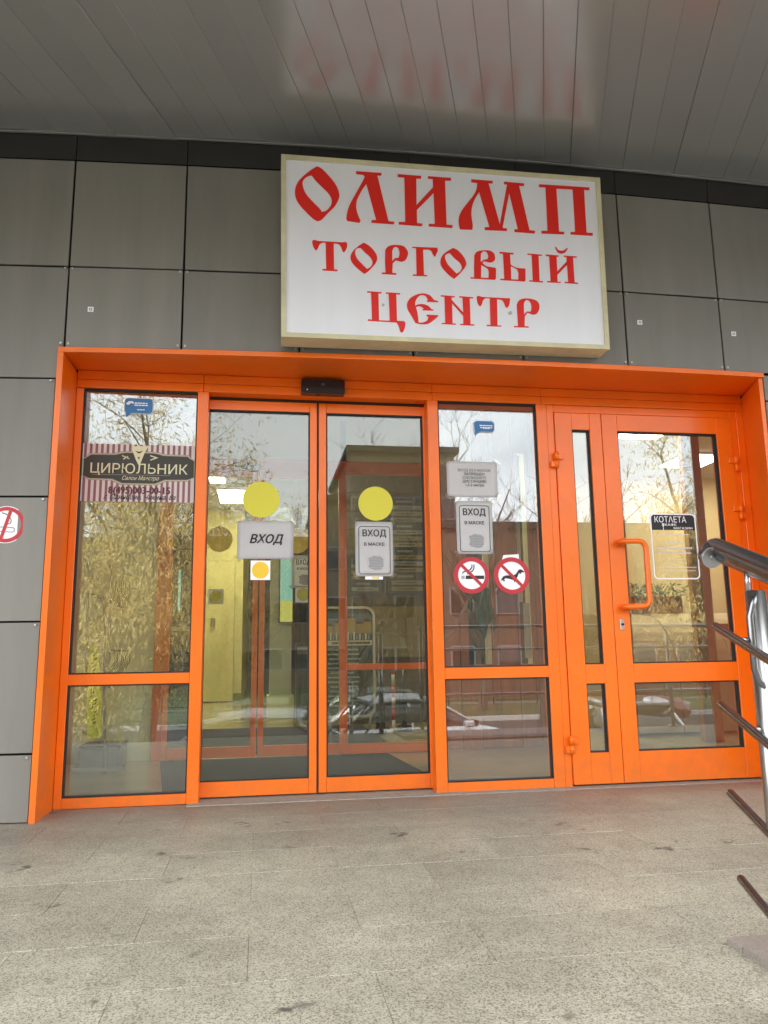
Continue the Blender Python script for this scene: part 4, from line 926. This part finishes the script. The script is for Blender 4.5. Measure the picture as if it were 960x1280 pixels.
# cafe side: posts, curved counter, crate with greenery
cp = thing('cafe_partition', 'brown framed glass partition posts behind the wide orange door', 'partition', (3.6, 5.8, 0))
for a, b in ((2.80, 2.88), (3.425, 3.50), (3.508, 3.585), (3.76, 3.84), (4.6, 4.7)): box('post', a, b, 5.76, 5.83, 0, 2.9, M['brownwood'], cp, .003)
box('rail', 3.5855, 3.7595, 5.765, 5.825, .86, .91, M['brownwood'], cp, .003); box('rail', 2.8805, 4.5995, 5.765, 5.825, 2.3, 2.38, M['brownwood'], cp, .003) if False else None
cc = thing('curved_counter', 'cream curved display counter behind the wide orange door', 'counter', (3.9, 6.6, 0))
def counter(x0, x1):
    b = bmesh.new(); prof = [(6.25, .02)] + [(6.25 + .62 - .62 * math.cos(R(a)), .42 + .62 * math.sin(R(a))) for a in range(0, 91, 9)] + [(7.3, 1.04), (7.3, .02)]
    A = [b.verts.new((x0, y, z)) for y, z in prof]; B = [b.verts.new((x1, y, z)) for y, z in prof]
    for i in range(len(prof)): j = (i + 1) % len(prof); b.faces.new((A[i], A[j], B[j], B[i]))
    b.faces.new(A[::-1]); b.faces.new(B); bmesh.ops.recalc_face_normals(b, faces=b.faces); return put('counter_bay', b, M['hall_cream'], cc)
for a in (3.02, 3.53, 4.04, 4.55): counter(a + .004, a + .506)
ck = thing('produce_crate', 'brown crate with green plants standing on the curved counter', 'crate', (3.6, 6.9, 1.04))
for a, b, c, d in ((3.40, 3.42, 6.8, 7.1), (3.90, 3.92, 6.8, 7.1), (3.42, 3.90, 6.8, 6.82), (3.42, 3.90, 7.08, 7.1)): box('crate_side', a, b, c, d, 1.042, 1.20, M['brownwood'], ck, .002)
bm = bmesh.new(); rr_ = random.Random(2)
for i in range(260):
    c_ = Vector((rr_.uniform(3.40, 4.0), rr_.uniform(6.75, 7.1), rr_.uniform(1.16, 1.32))); u = Vector((rr_.gauss(0, 1), rr_.gauss(0, 1), rr_.gauss(0, 1))).normalized() * .035; v_ = u.orthogonal().normalized() * .014
    bm.faces.new([bm.verts.new(c_ + s) for s in (-u, v_, u, -v_)])
put('leaves', bm, M['green_leaf'], ck)['kind'] = 'stuff'
# lit ceiling panels
def lamp(lab, x0, x1, y0, y1, z):
    t = thing('ceiling_light', lab, 'light', ((x0 + x1) / 2, (y0 + y1) / 2, z), 'lit ceiling panels')
    box('diffuser', x0, x1, y0, y1, z, z + .012, M['lamp'], t); ring2 = box('frame', x0 - .02, x1 + .02, y0 - .02, y1 + .02, z + .013, z + .03, M['trim'], t); return t
lamp('farther small lit ceiling panel in the hall by the yellow wall', -.68, -.5, 9.2, 9.9, 2.87)
lamp('lit ceiling panel in the hall above the landscape paper', -.62, -.12, 10.4, 11.3, 2.87)
lamp('lit cafe ceiling panel nearest the upper left corner of the wide pane', 3.55, 4.05, 6.9, 7.3, 2.87)
lamp('lit cafe ceiling panel in the middle of the row', 4.75, 5.25, 7.9, 8.5, 2.87)
lamp('lit cafe ceiling panel at the right end of the row', 5.75, 6.3, 7.9, 8.5, 2.87)
lamp('added unseen hall light over the second mat, brightening the poster stand', .2, 1.0, 6.0, 6.5, 2.87)  # added light, hidden behind the bulkhead, placed to brighten the poster stand
lamp('lit hall ceiling panel in front of the brown tiled wall', -2.6, -2.0, 7.5, 8.1, 2.87)
lamp('lit cafe ceiling panel over the narrow door leaf', 2.6, 3.0, 6.0, 6.5, 2.87)

# =================================================================== STREET OPPOSITE (seen mirrored in the glass)
def building(lab, x0, x1, y0, y1, z1, m, nx, nz, wm, storey=3.0, nm='apartment_block'):
    t = thing(nm, lab, 'building', ((x0 + x1) / 2, y1, GZ))
    box('wall', x0, x1, y0, y1, GZ, z1, m, t); box('roof', x0 - .3, x1 + .3, y0, y1 + .3, z1 + .002, z1 + .35, M['seam'], t)
    wmesh = mesh_box('window', 1.3, .12, 1.4, M['inkgrey'], .01); pm_ = mesh_box('pane', 1.14, .04, 1.24, M['carglass'], .005)
    for r_ in range(nz):
        for c_ in range(nx):
            x = x0 + (x1 - x0) * (c_ + .5) / nx; z = GZ + 1.9 + r_ * storey
            if z > z1 - 1: continue
            o = shared('window', wmesh, t, (x, y1 + .03, z)); p = bpy.data.objects.new('pane', pm_); COL.objects.link(p); p.parent = o; p.location = (0, .06, 0)
    return t
M['brick1'] = mat('olive_brick', (.105, .085, .055), .85, noise=.2, nscale=3); M['brick2'] = mat('brown_brick', (.13, .07, .045), .85, noise=.2, nscale=3); M['plaster'] = mat('pale_plaster', (.42, .38, .30), .85, noise=.08, nscale=2)
building('tall dark olive apartment block opposite, mirrored in the right slider', 5.2, 11.6, -50, -37, 12.6, M['brick1'], 5, 5, None)
building('lower stair wing beside the tall olive block', 3.4, 5.19, -49, -37.5, 9.6, M['brick1'], 1, 3, None)
building('long low brown building across the lawn', 9.0, 44, -42, -31, 6.95, M['brick2'], 14, 2, None)
building('long low brick block behind the golden trees', -30, -7, -52, -42, 7.5, M['brick2'], 10, 3, None)
building('plain dark brick garage row between the golden trees and stair wing', -6.9, 3.3, -50, -43, 7.8, M['brick1'], 6, 2, None)
# metal mesh fence along the lawn
fe = thing('lawn_fence', 'thin dark mesh fence along the far edge of the lawn', 'fence', (8, -25, GZ))
for i in range(30): tube('post', [(-20 + i * 2, -25, GZ + .1), (-20 + i * 2, -25, GZ + 1.4)], .03, M['seam'], fe, 5)
bm = bmesh.new()
for i in range(290): add_box(bm, -20 + i * .2 - .006, -20 + i * .2 + .006, -25.01, -24.99, GZ + .25, GZ + 1.3)
for z in (.25, .75, 1.3): add_box(bm, -20, 38, -25.02, -24.985, GZ + z, GZ + z + .03)
put('mesh_bars', bm, M['seam'], fe)['kind'] = 'stuff'
# trees
def tree(lab, x, y, h, seed, leaf=None, nleaf=0, wide=.42, nm='bare_tree', droop=0, cat='tree', group=None):
    rr = random.Random(seed); t = thing(nm, lab, cat, (x, y, GZ), group); tb, cb_, lb = bmesh.new(), bmesh.new(), bmesh.new(); tips = []
    def grow(b, p, d, ln, r, lev):
        pts = [p]; rad = [r]; n = 4 if lev < 3 else 3
        for k in range(n):
            d = (d + Vector((rr.gauss(0, .10), rr.gauss(0, .10), rr.gauss(0, .06) + (.05 if lev < 2 else -.05 * droop * lev)))).normalized(); p = p + d * ln / n; pts.append(p); rad.append(r * (1 - .55 * (k + 1) / n))
        add_tube(b, pts, r, 6 if lev == 0 else (4 if lev < 3 else 3), False, rad)
        if lev >= 2: tips.append((pts[-1], d)); tips.append((pts[len(pts) // 2], d))
        if lev < 4:
            for k in range((9, 5, 4, 3)[lev]):
                i = rr.randint(1 if lev == 0 else 0, n); q_ = pts[i]; side = Vector((rr.gauss(0, 1), rr.gauss(0, 1), rr.uniform(-.2, .5))).normalized(); f = wide if lev == 0 else .55
                grow(cb_, q_, (d * (1 - f) + side * f * 1.2 + Vector((0, 0, .25))).normalized(), ln * rr.uniform(.42, .62), max(rad[i] * .6, .009), lev + 1)
    grow(tb, Vector((x, y, GZ - .1)), Vector((0, 0, 1)), h * .62, h * .024, 0)
    put('trunk', tb, M['bark'], t); put('crown', cb_, M['twig'], t)['kind'] = 'stuff'
    if nleaf:
        for i in range(int(nleaf * 1.7)):
            p, d = rr.choice(tips); p = p + Vector((rr.gauss(0, .28), rr.gauss(0, .28), rr.gauss(-.1 * droop, .32))); u = Vector((rr.gauss(0, .5), rr.gauss(0, .5), rr.gauss(0, 1))).normalized() * rr.uniform(.04, .12); v_ = u.orthogonal().normalized() * .016
            lb.faces.new([lb.verts.new(p + s) for s in (-u, v_, u, -v_)])
        put('leaves', lb, leaf, t)['kind'] = 'stuff'
    return t
tree('tall golden birch mirrored left of centre in the left fixed pane', -2.9, -12.5, 9.6, 1, M['catkin'], 9000, .35, 'birch_tree', 1)
tree('golden birch mirrored at the left edge of the left fixed pane', -4.7, -15, 9.2, 2, M['catkin'], 8000, .4, 'birch_tree', 1)
tree('smaller golden birch mirrored near the first mullion', -1.6, -16, 7.6, 3, M['catkin'], 6000, .4, 'birch_tree', 1)
tree('low golden willow bush mirrored under the barber banner', -3.6, -10.2, 4.8, 4, M['catkin'], 9000, .55, 'willow_tree', 1.4)
tree('golden birch farther back behind the kerb on the left', -7.2, -18, 9.5, 5, M['catkin'], 6000, .4, 'birch_tree', 1)
tree('bare tree mirrored beside the tall olive block', 3.2, -16.5, 8.6, 6)
tree('bare tree mirrored over the roof of the tall olive block', 5.3, -17.5, 9.6, 7)
tree('bare tree mirrored behind the paper notices', 8.6, -22, 9.4, 14)
tree('bare tree mirrored right of the paper notices', 9.3, -17, 8.2, 8)
tree('bare tree mirrored in the narrow door leaf', 12.3, -20, 8.4, 9)
tree('bare tree mirrored at the left edge of the wide pane', 13.4, -18, 8.6, 10)
tree('golden leaved tree mirrored at the right edge of the wide pane', 13.9, -13.7, 9.8, 12, M['catkin'], 5000, .4, 'birch_tree', 1)
tree('bare tree standing farthest right across the road', 19.0, -20, 10, 13)

def car(lab, x, y, rot, col, nm='parked_car', hatch=False):
    t = thing(nm, lab, 'car', (x, y, GZ), 'cars parked along the road'); t.rotation_euler = (0, 0, rot)
    pm = mat('car_paint', col, .25, .3, coat=1)
    def lput(name, bm, m, sm=False, par=None):
        me = bpy.data.meshes.new(name); bm.to_mesh(me); bm.free(); me.materials.append(m); o = bpy.data.objects.new(name, me); COL.objects.link(o); o.parent = par or t
        if sm:
            for p in me.polygons: p.use_smooth = True
        return o
    def loft(secs):
        b = bmesh.new(); rows_ = []
        for xx, zb, zt, hw, tw in secs:
            rows_.append([b.verts.new((xx, yy, zz)) for yy, zz in ((-hw * .92, zb), (-hw, zb + .12), (-hw, zb + (zt - zb) * .6), (-tw, zt), (0, zt + .02), (tw, zt), (hw, zb + (zt - zb) * .6), (hw, zb + .12), (hw * .92, zb))])
        for a, c in zip(rows_, rows_[1:]):
            for i in range(8): b.faces.new((a[i], a[i + 1], c[i + 1], c[i]))
            b.faces.new((a[8], a[0], c[0], c[8]))
        b.faces.new(rows_[0]); b.faces.new(rows_[-1][::-1]); bmesh.ops.recalc_face_normals(b, faces=b.faces); return b
    lput('body', loft([(-2.2, .35, .62, .72, .62), (-2.1, .22, .82, .84, .74), (-1.6, .2, .93, .88, .8), (-.6, .2, .95, .89, .83), (.9, .2, .95, .89, .83), (1.6, .2, .86, .88, .78), (2.1, .22, .74, .82, .68), (2.25, .35, .58, .68, .55)]), pm, True)
    rear = -1.75 if not hatch else -2.05
    gh = [(rear, .93, .96, .74, .70), (-1.15, .93, 1.36, .76, .62), (-.5, .93, 1.45, .77, .60), (.25, .93, 1.43, .77, .60), (1.15, .93, .98, .76, .70)]
    cabn = lput('cabin_glass', loft(gh), M['carglass'], True)
    lput('roof_panel', loft([(-1.12, 1.375, 1.385, .62, .60), (-.5, 1.455, 1.47, .61, .59), (.3, 1.43, 1.45, .61, .59), (.42, 1.39, 1.40, .61, .59)]), pm, True)
    for s in (-1, 1):
        b = bmesh.new(); add_tube(b, [(1.18, s * .73, .95), (.38, s * .615, 1.40)], .03, 6); lput('pillar', b, pm)
        b = bmesh.new(); add_tube(b, [(rear, s * .72, .95), (-1.15, s * .62, 1.37)], .04, 6); lput('pillar', b, pm)
        b = bmesh.new(); add_tube(b, [(-.25, s * .775, .95), (-.3, s * .63, 1.42)], .03, 6); lput('pillar', b, pm)
        b = bmesh.new(); add_box(b, .75, .95, s * .97 - .09, s * .97 + .09, .95, 1.08, .03); lput('mirror', b, pm)
        b = bmesh.new(); add_box(b, 2.02, 2.2, s * .6 - .15, s * .6 + .15, .56, .70, .03); lput('headlight', b, M['trim'])
        for xx in (-1.35, 1.38):
            b = bmesh.new(); add_tube(b, [(xx, s * .72, .32), (xx, s * .91, .32)], .32, 24); wl = lput('wheel', b, M['tyre'])
            b = bmesh.new(); add_tube(b, [(xx, s * .905, .32), (xx, s * .918, .32)], .2, 16); lput('rim', b, M['clip'], False, wl)
    return t
car('grey sedan nearest the steps, mirrored low in the left slider', .3, -4.6, R(8), (.68, .69, .70))
car('silver sedan behind the grey one, mirrored in the right slider', 3.2, -8.2, R(-8), (.6, .61, .63))
car('white hatchback mirrored in the lower pane of the wide door', 6.8, -5.6, R(100), (.75, .75, .76), hatch=True)
car('dark red sedan parked farther right along the kerb', 11.5, -16.2, R(2), (.16, .02, .02))
car('white van like hatchback parked left by the golden trees', -5.5, -7.8, R(0), (.7, .7, .7), hatch=True)

# ------------------------------------------------------------------ turn curves and lettering into plain meshes
bpy.context.view_layer.update()
dg = bpy.context.evaluated_depsgraph_get()
for o in [o for o in S.objects if o.type in ('CURVE', 'FONT')]:
    src = bpy.data.meshes.new_from_object(o.evaluated_get(dg)); b = o.get('_bold', 0) / max(o.scale.x, .2) * .55
    bm = bmesh.new()
    for k, (dx, dy) in enumerate(((0, 0),) if b <= .0001 else ((0, 0), (b, 0), (-b, 0), (0, b * .7), (0, -b * .7))):
        n0 = len(bm.verts); bm.from_mesh(src); bm.verts.ensure_lookup_table()
        for v in bm.verts[n0:]: v.co += Vector((dx, dy, k * .00007))
    me = bpy.data.meshes.new(o.name); bm.to_mesh(me); bm.free(); mt_ = o.data.materials[0]; me.materials.append(mt_)
    nm, par, mw, loc, rot, sc = o.name, o.parent, o.matrix_world.copy(), o.location.copy(), o.rotation_euler.copy(), o.scale.copy()
    kids = list(o.children); bpy.data.objects.remove(o); n_ = bpy.data.objects.new(nm, me); COL.objects.link(n_); n_.parent = par; n_.location = loc; n_.rotation_euler = rot; n_.scale = sc
    for f in me.polygons: f.material_index = 0
